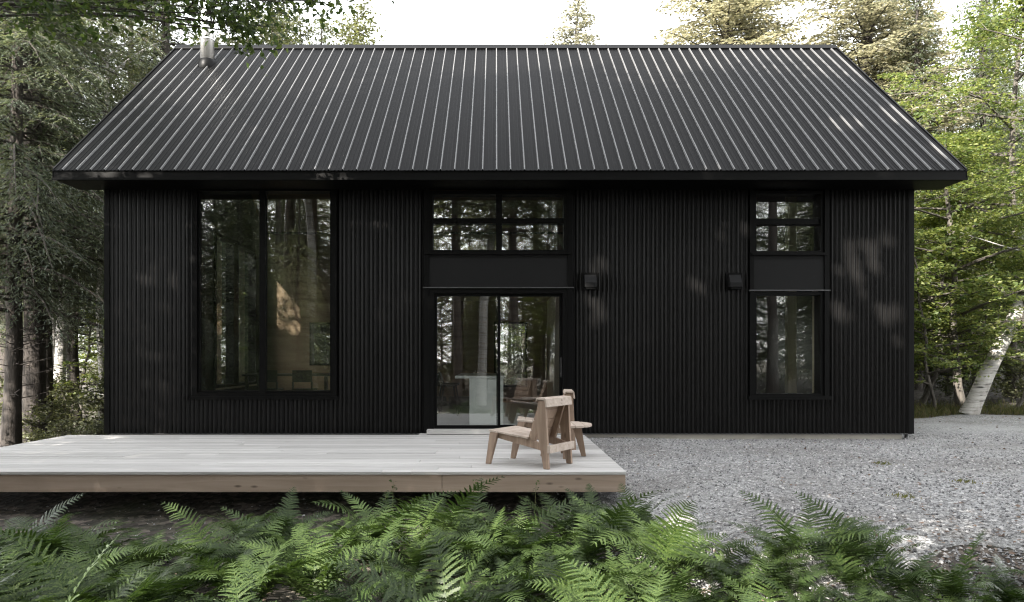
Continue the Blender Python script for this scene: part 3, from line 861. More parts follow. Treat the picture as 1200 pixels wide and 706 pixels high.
def broadleaf(name, seed, H, zb, R, tr, leaf_size, nlimb, ncl, per, flat, leaf, bark, lean=(0, 0), rise=.5, clr=.5):
    r = np.random.default_rng(seed)
    m = 12
    tz = np.linspace(0, H, m)
    wob = np.cumsum(r.normal(0, .05, (m, 2)), 0); wob[0] = 0
    TP = np.column_stack([wob + np.outer((tz / H), np.array(lean)), tz]); TR = tr * (1 - tz / H) ** .7 + .012; TR[0] *= 1.3
    tm = trunk_mesh(name + '_trunk', TP, TR, bark)
    cs = []; wd = Wood(); az = r.random() * 6
    for i in range(nlimb):
        u = (i + .6 * r.random()) / nlimb
        z = zb + (H - zb) * u * .97
        az += 2.4 + r.normal(0, .5)
        Lb = R * (math.sin(PI * min(.98, .22 + .75 * u)) ** .8) * r.uniform(.6, 1.15)
        base = np.array([np.interp(z, tz, TP[:, 0]), np.interp(z, tz, TP[:, 1]), z])
        dh = np.array([math.cos(az), math.sin(az), 0]); sh = np.array([-dh[1], dh[0], 0])
        rs = rise * r.uniform(.4, 1.3); bend = r.normal(0, .2)
        def pth(s):
            s = np.asarray(s)[..., None]
            return base + dh * Lb * s + sh * Lb * bend * s * s + np.array([0, 0, 1]) * Lb * rs * (s - .35 * s * s)
        s = np.linspace(0, 1, 6)
        wd.tube(pth(s), (.012 + .014 * Lb) * (1 - s * .85), 5)
        for k in range(ncl):
            ss = .3 + .72 * (k + r.random()) / ncl
            c0 = pth(min(ss, 1.0))
            off = r.normal(0, 1, 3) * np.array([.32, .32, .16]) * Lb * .55
            c = c0 + off
            wd.tube(np.array([c0, (c0 + c) / 2 + r.normal(0, .03, 3), c]), [.009, .007, .004], 4)
            n = int(per * r.uniform(.5, 1.4)); cr = clr * r.uniform(.6, 1.25)
            P = r.normal(0, 1, (n, 3)); P /= np.linalg.norm(P, axis=1, keepdims=True); P *= (r.random((n, 1)) ** .45)
            tilt = r.normal(0, .15, 2)
            C = c + P * np.array([cr, cr, cr * flat]); C[:, 2] += (P[:, 0] * tilt[0] + P[:, 1] * tilt[1]) * cr - .12 * cr * (P[:, 0] ** 2 + P[:, 1] ** 2)
            D = r.normal(0, 1, (n, 3)) * np.array([1, 1, .35]) + P * .5
            Nn = np.array([0, 0, 1.0]) + r.normal(0, .55, (n, 3))
            L = leaf_size * r.uniform(.65, 1.3, n); W = L * r.uniform(.55, .8, n)
            cs.append((C, D, Nn, L, W))
    return tm, crown_mesh(name + '_crown', cs, wd, leaf, bark)

KIND = {}
KIND['hemA'] = conifer('hemlock_a', 1, 17, 4.0, 3.4, .2, .5, .14, .085, 15, 225, M['hemlock'], M['bark'], 1.0, wr=(.13, .24), sidek=.6)
KIND['hemD'] = conifer('hemlock_d', 22, 15, 1.2, 3.0, .16, .5, .1, .12, 13, 300, M['hemlock'], M['bark'], .6, wr=(.16, .3), sidek=.5)
KIND['hemB'] = conifer('hemlock_b', 2, 15, 3.0, 3.0, .16, .56, .1, .085, 15, 215, M['hemlock'], M['bark'], 1.0, wr=(.13, .24), sidek=.6)
KIND['hemC'] = conifer('hemlock_c', 3, 20, 7.5, 3.0, .2, .38, .1, .13, 8, 190, M['hemlock'], M['bark'], 1.0)
KIND['spr'] = conifer('spruce_a', 4, 18, 2.5, 2.7, .2, .22, .2, .11, 17, 350, M['spruce'], M['bark'], .3, .75, wr=(.25, .48))
KIND['sprB'] = conifer('spruce_b', 5, 15, 2.5, 2.4, .16, .18, .22, .11, 17, 310, M['spruce'], M['bark'], .3, .7, wr=(.25, .48))
KIND['map'] = broadleaf('maple_a', 6, 9.5, 1.4, 3.1, .1, .1, 34, 7, 85, .16, M['maple'], M['bark_g'], rise=.28, clr=.62)
KIND['mapB'] = broadleaf('maple_b', 7, 12, 2.0, 3.3, .12, .1, 40, 7, 80, .16, M['maple'], M['bark_g'], rise=.3, clr=.65)
KIND['sap'] = broadleaf('sapling', 8, 3.2, .6, 1.2, .022, .085, 14, 3, 42, .15, M['maple'], M['bark_g'], rise=.35, clr=.4)
KIND['ald'] = broadleaf('alder', 9, 12.5, 3.0, 2.3, .1, .11, 46, 6, 44, .6, M['alder'], M['bark_g'], rise=.8, clr=.5)
KIND['dec'] = broadleaf('tall_dark', 10, 17, 8.0, 4.0, .2, .17, 44, 7, 85, .5, M['maple_d'], M['bark'], rise=.6, clr=.95)
KIND['decB'] = broadleaf('tall_dark_b', 11, 20, 10.5, 3.6, .2, .17, 40, 7, 85, .5, M['maple_d'], M['bark_g'], rise=.6, clr=.95)
KIND['bir'] = broadleaf('birch', 12, 15, 6.5, 2.2, .11, .09, 36, 5, 60, .5, M['alder'], M['birch'], rise=.8, clr=.5)

def tree(kind, X, Y, label, cat='tree', group=None, name='tree', rz=None, s=1.0, tilt=None, w=1.0):
    r = random.Random(zlib.crc32(('%s %d %d' % (kind, round(X * 10), round(Y * 10))).encode()))
    z = float(hgt(X, Y)) - .08
    t = empty(name, (X, Y, z), label, cat, group, rz if rz is not None else r.random() * 6.28)
    t.scale = (s * w, s * w, s)
    if tilt: t.rotation_euler = (tilt[0], tilt[1], t.rotation_euler[2])
    a, b = KIND[kind]
    link('trunk', a, t); link('crown', b, t)
    return t
def tpx(kind, p, Y, *a, **k): return tree(kind, (p - 581.5) * Y / 860.0, Y, *a, **k)

# left wood
GL = 'hemlocks in the dark wood left of the house'
tpx('hemA', 38, 16.0, 'thick dark hemlock trunk rising left of the deck corner', 'tree', GL, 'hemlock_tree', s=1.05, w=1.1)
tpx('hemB', 12, 15.0, 'dark slender hemlock nearest the left edge of the photo', 'tree', GL, 'hemlock_tree', rz=1.0)
tpx('hemA', 51, 17.4, 'dark hemlock close behind the thickest left trunk', 'tree', GL, 'hemlock_tree', rz=2.0, s=.95)
tpx('bir', 57, 20.5, 'thin white birch trunk behind the thick left hemlock', 'tree', None, 'birch_tree', rz=.3)
tpx('bir', 76, 20.0, 'stouter white birch trunk between the hemlocks and the house', 'tree', None, 'birch_tree', rz=2.3, s=1.1, w=1.2)
tpx('hemB', 88, 21, 'hemlock with a dark trunk just right of the stouter birch', 'tree', GL, 'hemlock_tree', rz=4.0)
tpx('bir', 118, 18.5, 'thin grey leaning trunk beside the left corner of the house', 'tree', None, 'young_tree', rz=5.0, s=.8, w=.9)
LB = 'hemlock deep in the dark wood left of the house'
GB = 'far hemlocks deep in the left wood'
for i, (X, Y, k, s) in enumerate([(-12.5, 18, 'hemA', 1.0), (-9.2, 20.5, 'hemA', 1.05), (-12, 24, 'hemA', 1.0), 
                                  (-18, 27, 'hemA', 1.0), (-14, 30, 'hemB', 1.2), (-21, 33, 'hemA', 1.1), (-17, 36, 'hemB', 1.2), (-11.5, 34, 'hemA', 1.1), (-25, 38, 'hemB', 1.2), (-20.5, 42, 'hemA', 1.2), (-14.5, 42, 'hemB', 1.2), (-8.5, 30, 'hemB', .9)]):
    tree(k, X, Y, LB, 'tree', GB, 'hemlock_tree', s=s)
for i, (X, Y) in enumerate([(-9.3, 17.5), (-8.3, 19.5), (-11.5, 21), (-13.6, 25.5), (-10.6, 28)]):
    tree('sap', X, Y, 'leafy sapling in the undergrowth of the left wood', 'sapling', 'saplings under the left wood', 'sapling', s=1.0 + .15 * (i % 3))
for i, (X, Y) in enumerate([(-14.5, 27.5), (-18.5, 31), (-12.5, 32.5), (-22, 36)]):
    tree('mapB', X, Y, 'sunlit leafy tree glimpsed behind the left hemlocks', 'tree', 'leafy trees behind the left hemlocks', 'leafy_tree', s=.8)
# behind the roof
tpx('ald', 300, 24, 'thin leafy tree rising behind the roof near the chimney', 'tree', None, 'leafy_tree', s=1.08)
tpx('ald', 345, 25.5, 'airy tree behind the roof between chimney and ridge middle', 'tree', None, 'leafy_tree', s=1.08)
tpx('ald', 400, 24.5, 'sparse tree at the edge of the white sky left of the ridge middle', 'tree', None, 'leafy_tree', s=1.03)
tpx('ald', 255, 26, 'thin leafy tree partly behind the steel chimney', 'tree', None, 'leafy_tree', s=1.05)
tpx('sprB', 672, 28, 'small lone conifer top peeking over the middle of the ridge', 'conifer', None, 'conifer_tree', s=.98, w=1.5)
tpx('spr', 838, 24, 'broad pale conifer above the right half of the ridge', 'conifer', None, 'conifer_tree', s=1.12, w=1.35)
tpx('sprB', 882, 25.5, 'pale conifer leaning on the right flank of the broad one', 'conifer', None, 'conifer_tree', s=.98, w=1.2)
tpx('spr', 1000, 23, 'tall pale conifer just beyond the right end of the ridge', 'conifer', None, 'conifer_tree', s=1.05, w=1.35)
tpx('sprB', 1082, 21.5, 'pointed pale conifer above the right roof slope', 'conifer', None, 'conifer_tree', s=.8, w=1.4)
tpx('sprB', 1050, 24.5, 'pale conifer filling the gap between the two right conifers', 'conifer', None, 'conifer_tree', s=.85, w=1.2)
for i, (X, Y, k) in enumerate([(.8, 22.5, 'map'), (-1.2, 24, 'map'), (-4.6, 23, 'map')]):
    tree(k, X, Y, 'green maple behind the house seen through its windows', 'tree', 'maples behind the house', 'maple_tree', s=.72)
for i, (X, Y, s_) in enumerate([(-5.5, 22.5, .8), (-6.8, 25.5, .9), (.5, 26.5, .7), (1.7, 23.6, .72), (-1.2, 28.5, .7), (-4.2, 27.5, .72), (6, 27, .72)]):
    tree('hemD', X, Y, 'dark hemlock behind the house seen through its windows', 'tree', 'hemlocks behind the house', 'hemlock_tree', s=s_)
# right edge of the wood
tpx('map', 1128, 15.9, 'bright green maple behind the leaning birch', 'tree', None, 'maple_tree', rz=.6, s=.66, w=1.25)
tpx('mapB', 1185, 17.5, 'tall yellow-green maple at the right edge of the photo', 'tree', None, 'maple_tree', rz=2.6, s=.85)
tpx('map', 1085, 17.6, 'bright maple close to the right corner of the house', 'tree', None, 'maple_tree', rz=4.0, s=.52, w=1.3)
tpx('mapB', 1148, 20.5, 'grey stemmed maple standing deeper behind the leaning birch', 'tree', None, 'maple_tree', rz=5.4, s=.62, w=1.2)
tpx('mapB', 1255, 16.5, 'maple reaching its branches in from beyond the right edge', 'tree', None, 'maple_tree', rz=3.3, s=.9)
tpx('sap', 1096, 15.6, 'slim sapling nearest the right corner of the house', 'sapling', None, 'sapling', rz=.4, s=1.05)
tpx('sap', 1186, 15.4, 'thin pale stemmed sapling right of the leaning birch', 'sapling', None, 'sapling', rz=2.4, s=1.1)
tpx('sap', 1078, 16.4, 'bushy sapling with bright leaves right beside the house corner', 'sapling', None, 'sapling', rz=3.1, s=1.3, w=1.2)
tpx('map', 1112, 18.6, 'low bright maple filling the gap between house and leaning birch', 'tree', None, 'maple_tree', rz=1.7, s=.5, w=1.3)
tpx('sap', 1150, 16.6, 'small sapling just behind the leaning birch', 'sapling', None, 'sapling', rz=4.4, s=.9)
GR = 'dark hemlocks deep in the right wood'
for i, (X, Y, k, s) in enumerate([(12.0, 21.0, 'hemD', .8), (14.5, 22, 'hemD', .9), (13.2, 24.5, 'hemA', .8), (16.5, 25, 'hemD', .9), (11.0, 27, 'hemD', .8), (19, 28, 'hemA', .9), (15.5, 30, 'hemD', .9), (22, 32, 'hemD', 1.0), (12.5, 33, 'hemA', .8),
                                  (18, 35, 'hemD', .9), (25, 36, 'hemA', 1.0), (21.5, 40, 'hemD', 1.0), (28.5, 40, 'hemD', 1.1), (15.5, 40, 'hemA', .8)]):
    tree(k, X, Y, 'hemlock deep in the shade of the right wood', 'tree', GR, 'hemlock_tree', s=s)
for i, (p, Y, w) in enumerate([(1128, 17.0, .05), (1122, 19, .11), (1172, 18, .04), (1108, 21, .06), (1195, 20, .06)]):
    pass
# leaning birch
def leaning_birch():
    X0, Y0 = (1134 - 581.5) * 15.2 / 860, 15.2
    z0 = float(hgt(X0, Y0)) - .06
    t = empty('birch_tree', (X0, Y0, z0), 'thick white birch trunk leaning right beside the gravel yard', 'tree')
    P = np.array([(0, 0, 0), (.12, 0, .25), (.42, .02, .9), (.9, .05, 1.85), (1.5, .1, 3.0), (2.1, .2, 4.4), (2.6, .3, 6.0), (3.0, .4, 8.0)])
    R = np.array([.2, .16, .145, .135, .125, .105, .08, .04])
    w = Wood(); w.tube(P, R, 14); V, Q = w.get()
    link('trunk', np_mesh('leaning_trunk', V, Q, M['birch'], smooth=True), t)
    r = np.random.default_rng(44); cs = []; wd = Wood()
    for i in range(16):
        s = r.uniform(.35, 1.0); q = np.array([np.interp(s * 8, P[:, 2], P[:, k]) for k in range(3)])
        a = r.random() * 6.28; L0 = r.uniform(.8, 1.9)
        e = q + np.array([math.cos(a) * L0, math.sin(a) * L0, r.uniform(.1, .8)])
        wd.tube(np.array([q, (q + e) / 2 + r.normal(0, .08, 3), e]), [.022, .015, .006], 5)
        for k in range(3):
            c = q + (e - q) * r.uniform(.5, 1.05) + r.normal(0, .15, 3); n = 60
            Pp = r.normal(0, 1, (n, 3)) * np.array([.28, .28, .12])
            cs.append((c + Pp, r.normal(0, 1, (n, 3)), np.array([0, 0, 1.]) + r.normal(0, .6, (n, 3)), r.uniform(.06, .1, n), r.uniform(.04, .07, n)))
    link('crown', crown_mesh('leaning_crown', cs, wd, M['maple'], M['birch']), t)
leaning_birch()

# maple whose branches hang into the top left of the view
def overhang():
    X0, Y0 = -9.4, 8.2
    z0 = float(hgt(X0, Y0)) - .08
    t = empty('maple_tree', (X0, Y0, z0), 'maple whose leafy branches hang in front of the chimney and sky top left', 'tree')
    P = np.array([(0, 0, 0), (.05, 0, 1.5), (.0, .05, 3.2), (.15, .1, 5.0), (.3, .1, 7.0), (.3, .1, 9.5)])
    link('trunk', trunk_mesh('overhang_trunk', P, np.array([.2, .16, .14, .12, .09, .03]), M['bark_g']), t)
    r = np.random.default_rng(9); cs = []; wd = Wood()
    def spray(x, y, Yd, w, h, n, dens=1.0, ls=.085):
        X, Z = px(x, y, Yd); c = np.array([X - X0, Yd - Y0, Z - z0])
        sc = Yd / 860
        Pp = r.normal(0, .5, (n, 3)) * np.array([w * sc, .45, h * sc])
        cs.append((c + Pp, r.normal(0, 1, (n, 3)) * np.array([1, 1, .6]) + np.array([.3, 0, -.5]), np.array([0, -.5, .8]) + r.normal(0, .5, (n, 3)), ls * r.uniform(.6, 1.3, n), ls * r.uniform(.45, .85, n)))
        return c
    def branch(start, end, rad):
        s = np.linspace(0, 1, 6)[:, None]
        Q = start + (end - start) * s + np.array([0, 0, .5]) * (s * (1 - s)) * 1.5 + r.normal(0, .03, (6, 3)) * s
        wd.tube(Q, rad * (1 - .8 * s[:, 0]), 6)
    hub = np.array([.2, .1, 5.4])
    for (x, y, Yd, w, h, n) in [(275, 14, 8.4, 50, 22, 210), (235, 2, 8.2, 70, 22, 240), (290, 40, 8.3, 26, 22, 110), (300, 10, 8.6, 60, 16, 120), (210, 24, 8.6, 30, 22, 110), (282, 30, 8.1, 36, 24, 130), (262, 22, 8.2, 22, 16, 60),
                                (330, -2, 8.0, 60, 14, 130), (370, 2, 8.1, 50, 12, 110), (392, -6, 8.2, 40, 14, 90), (160, -8, 8.0, 100, 34, 320), (90, -4, 7.8, 120, 40, 380), (30, 6, 7.9, 100, 40, 320), (60, 30, 8.2, 90, 24, 160), (312, 34, 8.5, 22, 16, 40), (190, -30, 8.0, 200, 40, 360)]:
        c = spray(x, y, Yd, w, h, n)
        branch(hub + r.normal(0, .2, 3), c, .03)
        for k in range(3): branch(c + np.array([-.4, 0, .1]), c + r.normal(0, 1, 3) * np.array([w, 20, h]) * Yd / 860 * .6, .009)
    # crown out of the frame
    for k in range(30):
        a = r.random() * 6.28; rr = r.uniform(.5, 2.6); c = np.array([math.cos(a) * rr - .4, math.sin(a) * rr, r.uniform(6.0, 10)])
        n = 110; Pp = r.normal(0, .4, (n, 3)) * np.array([1.2, 1.2, .5])
        cs.append((c + Pp, r.normal(0, 1, (n, 3)), np.array([0, 0, 1.]) + r.normal(0, .5, (n, 3)), .1 * r.uniform(.6, 1.3, n), .075 * r.uniform(.6, 1.3, n)))
        branch(np.array([.2, .1, c[2] - 1.2]), c, .03)
    link('crown', crown_mesh('overhang_crown', cs, wd, M['maple_d'], M['bark_g']), t)
overhang()

# wood behind the camera, mirrored in the windows; some trees added just to block sun
BEHIND = []
GC = 'trees of the wood facing the house, part mirrored in its windows, part added sun blockers'
LC = 'tree of the wood facing the house, part mirrored in its windows, part added sun blockers'
BEHIND.append(tree('bir', -6.3, -3.2, 'white birch mirrored in the right pane of the big left window', 'tree', None, 'birch_tree', rz=1.0, s=1.35, tilt=(0, -.1)))
BEHIND.append(tree('bir', -.55, -3.4, 'white birch mirrored in the left pane of the sliding door', 'tree', None, 'birch_tree', rz=3.0, s=1.35, tilt=(0, -.08)))
for i, (X, Y, k, s) in enumerate([(-2.6, -5.2, 'decB', .97), (-6.8, -4.6, 'decB', .95), (-10.8, -4.0, 'decB', .98), (.6, -6.0, 'hemC', 1.0), (3.4, -4.8, 'dec', 1.0), (7.0, -5.4, 'hemD', .9), (10.2, -4.6, 'dec', 1.0),
                                  (-8.8, -8.6, 'decB', 1.18), (-4.2, -9.2, 'decB', 1.15), (-.6, -9.6, 'hemA', .42), (2.8, -9.2, 'dec', 1.1), (6.0, -9.4, 'hemD', 1.0), (-13, -8.2, 'decB', 1.15), (9.6, -9.4, 'hemA', .9), (13.4, -7.2, 'hemD', 1.0),
                                  (-12.2, -13.2, 'hemD', .85), (-9.2, -14.5, 'hemD', .8), (-6.2, -13.2, 'hemA', .8), (-3.2, -14, 'hemD', .5), (-.4, -13.5, 'hemD', .45), (2.6, -14.2, 'hemA', .42), (5.4, -13.6, 'hemD', .6), (8.6, -14.2, 'hemA', 1.0), (12, -12.8, 'hemD', 1.1), (-15.8, -13, 'hemA', .8),
                                  (-19.5, -8, 'hemD', 1.0), (-18, -17.5, 'hemA', .95), (-14, -18.5, 'hemD', 1.0), (-10.6, -19, 'hemA', .95), (-7.4, -18.6, 'hemD', 1.05), (-4.4, -19.4, 'hemA', .5), (-1.4, -18.6, 'hemD', .5), (1.6, -19.2, 'hemA', .48), (4.6, -18.6, 'hemD', .55), (8, -19.6, 'hemA', 1.1), (11.4, -18.4, 'hemD', 1.2), (15.5, -16, 'hemA', 1.1),
                                  (-22, -24, 'hemD', 1.2), (-16.5, -25, 'hemD', 1.2), (-11.5, -25, 'hemD', 1.2), (-6.5, -25.5, 'hemD', .7), (-1.8, -25, 'hemD', .75), (3, -25.5, 'hemD', .75), (8, -25, 'hemD', 1.2), (13.5, -25, 'hemD', 1.2), (19, -22, 'hemD', 1.2),
                                  (.9, -17, 'ald', .9), (-1.6, -12.2, 'ald', .85), (2.2, -12.4, 'ald', .85), (-3.3, -18, 'ald', 1.0), (3.6, -17.5, 'ald', 1.0), (-.4, -20.5, 'ald', 1.05), (-2.4, -11.2, 'map', .5), (1.0, -10.8, 'map', .48), (3.4, -11.6, 'map', .52), (-.9, -15.4, 'map', .6), (2.0, -16.2, 'map', .6), (-1.4, -2.5, 'hemC', .78), (-6.4, -1.3, 'hemD', .5), (-2.2, -16.5, 'decB', 1.0), (2.4, -21.5, 'decB', 1.1), (-.2, -22, 'decB', 1.1), (-7.6, -.3, 'hemD', .6), (-9.4, -2.2, 'hemD', .7), (-11.4, .6, 'hemD', 1.05), (-9.9, -.6, 'hemD', .85), (-9.0, 2.4, 'hemD', .8), (-7.3, 1.3, 'hemD', .7), (-7.3, -2.2, 'decB', .66), (-5.1, -2.5, 'decB', .66), (-3.1, -2.2, 'decB', .66),  (-13.2, 4.2, 'hemD', .9), (-9.2, -21.5, 'hemD', 1.15), (-12.8, -21.5, 'hemD', 1.15), (-10.8, -16.4, 'hemD', .9), (.6, -3.2, 'hemC', .8), (18.5, -9, 'hemA', 1.0), (-13.5, 2.5, 'hemD', .9), (-17, -1.5, 'dec', 1.0), (16, -2.5, 'dec', 1.0)]):
    BEHIND.append(tree(k, X, Y, LC, 'tree', GC, 'forest_or_blocker_tree', s=s))

# crown leaves cut along chosen rays to put sun spots on ferns, wall and trees
SUN_AZ, SUN_EL = math.radians(213), math.radians(33)      # compass bearing of the sun (0 = +Y, clockwise), elevation
SV = np.array([math.sin(SUN_AZ) * math.cos(SUN_EL), math.cos(SUN_AZ) * math.cos(SUN_EL), math.sin(SUN_EL)])
def cut_sun_gaps():
    r = np.random.default_rng(5)
    rays = []
    def patch(x0, x1, z0, z1, n, rad):
        for _ in range(n):
            rays.append((r.uniform(x0, x1), 11.05, r.uniform(z0, z1), rad * r.uniform(.6, 1.3)))
    patch(wx(135), wx(232), wz(330), wz(240), 13, .1)
    patch(wx(402), wx(455), wz(280), wz(236), 8, .1)
    patch(wx(684), wx(706), wz(375), wz(306), 10, .1)
    patch(wx(842), wx(880), wz(275), wz(237), 9, .1)
    patch(wx(800), wx(822), wz(340), wz(322), 2, .09)
    patch(wx(978), wx(1064), wz(400), wz(240), 24, .1)
    patch(wx(735), wx(760), wz(400), wz(380), 3, .09)
    for _ in range(140):
        x, y = r.uniform(-1.75, 1.0), r.uniform(3.2, 6.1)
        rays.append((x, y, .12, r.uniform(.2, .45)))
    for _ in range(34):
        rays.append((r.uniform(8.0, 12.5), r.uniform(14.5, 18), r.uniform(1.2, 7.0), r.uniform(.3, .6)))
    for z in np.linspace(.8, 5.5, 8):
        rays.append((-.55 - .05 * z, -3.6, z, .22)); rays.append((-6.3 - .1 * z, -3.4, z, .22))
    Rr = np.array(rays)
    Rr = np.array([(x, y, z, q) for x, y, z, q in rays])
    bpy.context.view_layer.update()
    for t in BEHIND:
        for ch in t.children:
            if not ch.name.startswith('crown'): continue
            me = ch.data; n = len(me.vertices)
            co_ = np.empty(n * 3, np.float32); me.vertices.foreach_get('co', co_); co_ = co_.reshape(-1, 3)
            MW = np.array(ch.matrix_world); W = co_ @ MW[:3, :3].T + MW[:3, 3]
            np_ = len(me.polygons); Q = np.empty(np_ * 4, np.int32); me.loops.foreach_get('vertex_index', Q); Q = Q.reshape(-1, 4)
            mi = np.empty(np_, np.int32); me.polygons.foreach_get('material_index', mi)
            Cc = W[Q].mean(1)
            kill = np.zeros(np_, bool)
            for (x, y, z, rad) in Rr:
                tc_ = np.array(t.location) + np.array([0, 0, 9.0]) - np.array([x, y, z]); tp_ = tc_ @ SV
                if (tc_ @ tc_) - tp_ * tp_ > 144: continue
                d = Cc - np.array([x, y, z]); p = d @ SV
                kill |= (p > 1) & ((d * d).sum(1) - p * p < rad * rad)
            if kill.sum() < 5: continue
            ch.data = np_mesh('crown_open', co_, Q[~kill], list(me.materials), mi[~kill])
cut_sun_gaps()

# --- ferns
def fern_mesh(name, seed, nf, L0):
    r = np.random.default_rng(seed)
    V, T = [], []; n0 = 0
    def tri(a):
        nonlocal n0
        V.append(a.reshape(-1, 3)); T.append(np.arange(len(a) * 3).reshape(-1, 3) + n0); n0 += len(a) * 3
    for f in range(nf):
        az = 2 * PI * f / nf + r.normal(0, .3); Lf = L0 * r.uniform(.7, 1.15)
        e0 = math.radians(r.uniform(55, 80)); e1 = math.radians(r.uniform(-28, 22))
        m = 60
        s = np.linspace(0, 1, m)
        el = e0 + (e1 - e0) * s ** 1.1
        d = np.stack([np.cos(el), np.zeros(m), np.sin(el)], 1) * Lf / (m - 1)
        P = np.cumsum(d, 0); tw = r.normal(0, .25)
        P[:, 1] += tw * s * s * Lf * .35
        ca, sa = math.cos(az), math.sin(az)
        rot = np.array([[ca, -sa, 0], [sa, ca, 0], [0, 0, 1]])
        P = P @ rot.T
        Tg = np.gradient(P, axis=0); Tg /= np.linalg.norm(Tg, axis=1, keepdims=True)
        side0 = np.array([-sa, ca, 0]); roll = r.normal(0, .3)
        nm = np.cross(Tg, side0); nm /= np.linalg.norm(nm, axis=1, keepdims=True)
        side = np.cross(nm, Tg); side = side * math.cos(roll) + nm * math.sin(roll)
        nm = np.cross(Tg, side) ; nm = np.where(nm[:, 2:3] < 0, -nm, nm)
        # rachis ribbon
        w = .0045 * (1 - s) + .001
        a = P - side * w[:, None]; b = P + side * w[:, None]
        tri(np.concatenate([np.stack([a[:-1], b[:-1], b[1:]], 1), np.stack([a[:-1], b[1:], a[1:]], 1)]))
        npn = int(18 + r.integers(0, 5))
        for k in range(npn):
            u = .16 + .83 * (k / npn) ** .92
            i = min(int(u * (m - 1)), m - 2)
            shape = min(1, (u - .08) / .22) ** .8 * (1 - u) ** .72 * 1.25
            pl = Lf * r.uniform(.215, .25) * shape + .006
            for sd in (-1, 1):
                dr = side[i] * sd + Tg[i] * (.28 + .5 * u) + r.normal(0, .06, 3); dr /= np.linalg.norm(dr)
                q = np.linspace(0, 1, 12 if pl > .06 else 7)
                sag = -.22 * q * q * pl
                up = np.array([0, 0, 1.0])
                mid = P[i] + dr * (q * pl)[:, None] + up * sag[:, None] + nm[i] * (.12 * q * pl)[:, None]
                ln = np.cross(nm[i], dr); ln /= np.linalg.norm(ln)
                wd = (.06 * pl + .0045) * (1 - q[:-1]) ** .5
                step = (mid[1:] - mid[:-1])
                c = mid[:-1] + step * .75
                e = wd * .62; ee = np.concatenate([e, [.0006]])
                LL, RR = mid + ln * ee[:, None], mid - ln * ee[:, None]
                tri(np.concatenate([np.stack([mid[:-1], LL[1:], LL[:-1]], 1), np.stack([mid[:-1], mid[1:], LL[1:]], 1),
                                    np.stack([mid[:-1], RR[:-1], RR[1:]], 1), np.stack([mid[:-1], RR[1:], mid[1:]], 1)]))
                t1 = np.stack([LL[:-1], LL[1:], c + ln * (wd * 1.15)[:, None] + dr * wd[:, None] * .3], 1)
                t2 = np.stack([RR[1:], RR[:-1], c - ln * (wd * 1.15)[:, None] + dr * wd[:, None] * .3], 1)
                # slightly folded pinnules, joined along the rib
                tri(np.concatenate([t1, t2]))
    return np_mesh(name, np.concatenate(V), np.concatenate(T), M['fern'])
FERN = [fern_mesh('fern_%s' % c, 60 + i, nf, L) for i, (c, nf, L) in enumerate((('a', 9, .72), ('b', 8, .8), ('c', 11, .66), ('d', 7, .85), ('e', 9, .6), ('f', 6, .78), ('g', 10, .7), ('h', 8, .9), ('i', 5, .7)))]
rr = random.Random(11)
def fern(X, Y, s, label, group, k=None, rz=None):
    k = rr.randrange(len(FERN)) if k is None else k
    o = link('fern', FERN[k], None, (X, Y, float(hgt(X, Y)) - .03), rr.random() * 6.28 if rz is None else rz, s)
    o.rotation_euler[0] = rr.uniform(-.12, .12); o.rotation_euler[1] = rr.uniform(-.12, .12)
    return tag(o, label, 'fern', group)
placed = []
def spot(x0, x1, y0, y1, d, tries=60):
    for _ in range(tries):
        p = (rr.uniform(x0, x1), rr.uniform(y0, y1))
        if all((p[0] - q[0]) ** 2 + (p[1] - q[1]) ** 2 > d * d for q in placed):
            placed.append(p); return p
    return None
zones = [(-4.8, -2.1, 3.2, 6.0, 48, .95, 'fern in the dark shade below the left part of the deck', 'ferns in the shaded left of the bed'),
         (-2.1, 1.3, 3.2, 6.75, 84, .9, 'green fern in the dense bed below the middle of the deck', 'ferns in the dense middle of the bed'),
         (1.2, 2.5, 3.1, 5.05, 38, .72, 'green fern between the deck corner and the gravel', 'ferns by the deck corner'),
         (2.3, 4.9, 3.1, 4.4, 46, .7, 'fern at the lower right along the gravel edge', 'ferns along the gravel edge')]
for x0, x1, y0, y1, n, sc, lab, grp in zones:
    for i in range(n):
        p = spot(x0, x1, y0, y1, .23)
        if p: fern(p[0], p[1], sc * rr.uniform(.75, 1.15), lab, grp)
for (X, Y, s, lab) in [(-2.3, 6.7, .95, 'upright dark fern touching the deck fascia left of the middle'), (1.35, 6.3, .6, 'fern right under the corner of the deck'), (1.95, 5.05, .62, 'fern whose fronds stand dark against the pale gravel right of the deck'),
                       (-3.9, 6.1, .62, 'dark fern farthest left under the deck edge'), (-2.75, 6.15, .7, 'dark fern in the gap below the left half of the deck'), (-3.5, 5.4, .8, 'dark spreading fern in front of the bare ground at the left'),
                       (.6, 6.8, .7, 'small fern in the gap under the right end of the deck'), (-3.3, 6.0, .7, 'lone small fern on the dark ground under the left deck edge')]:
    fern(X, Y, s, lab, None)
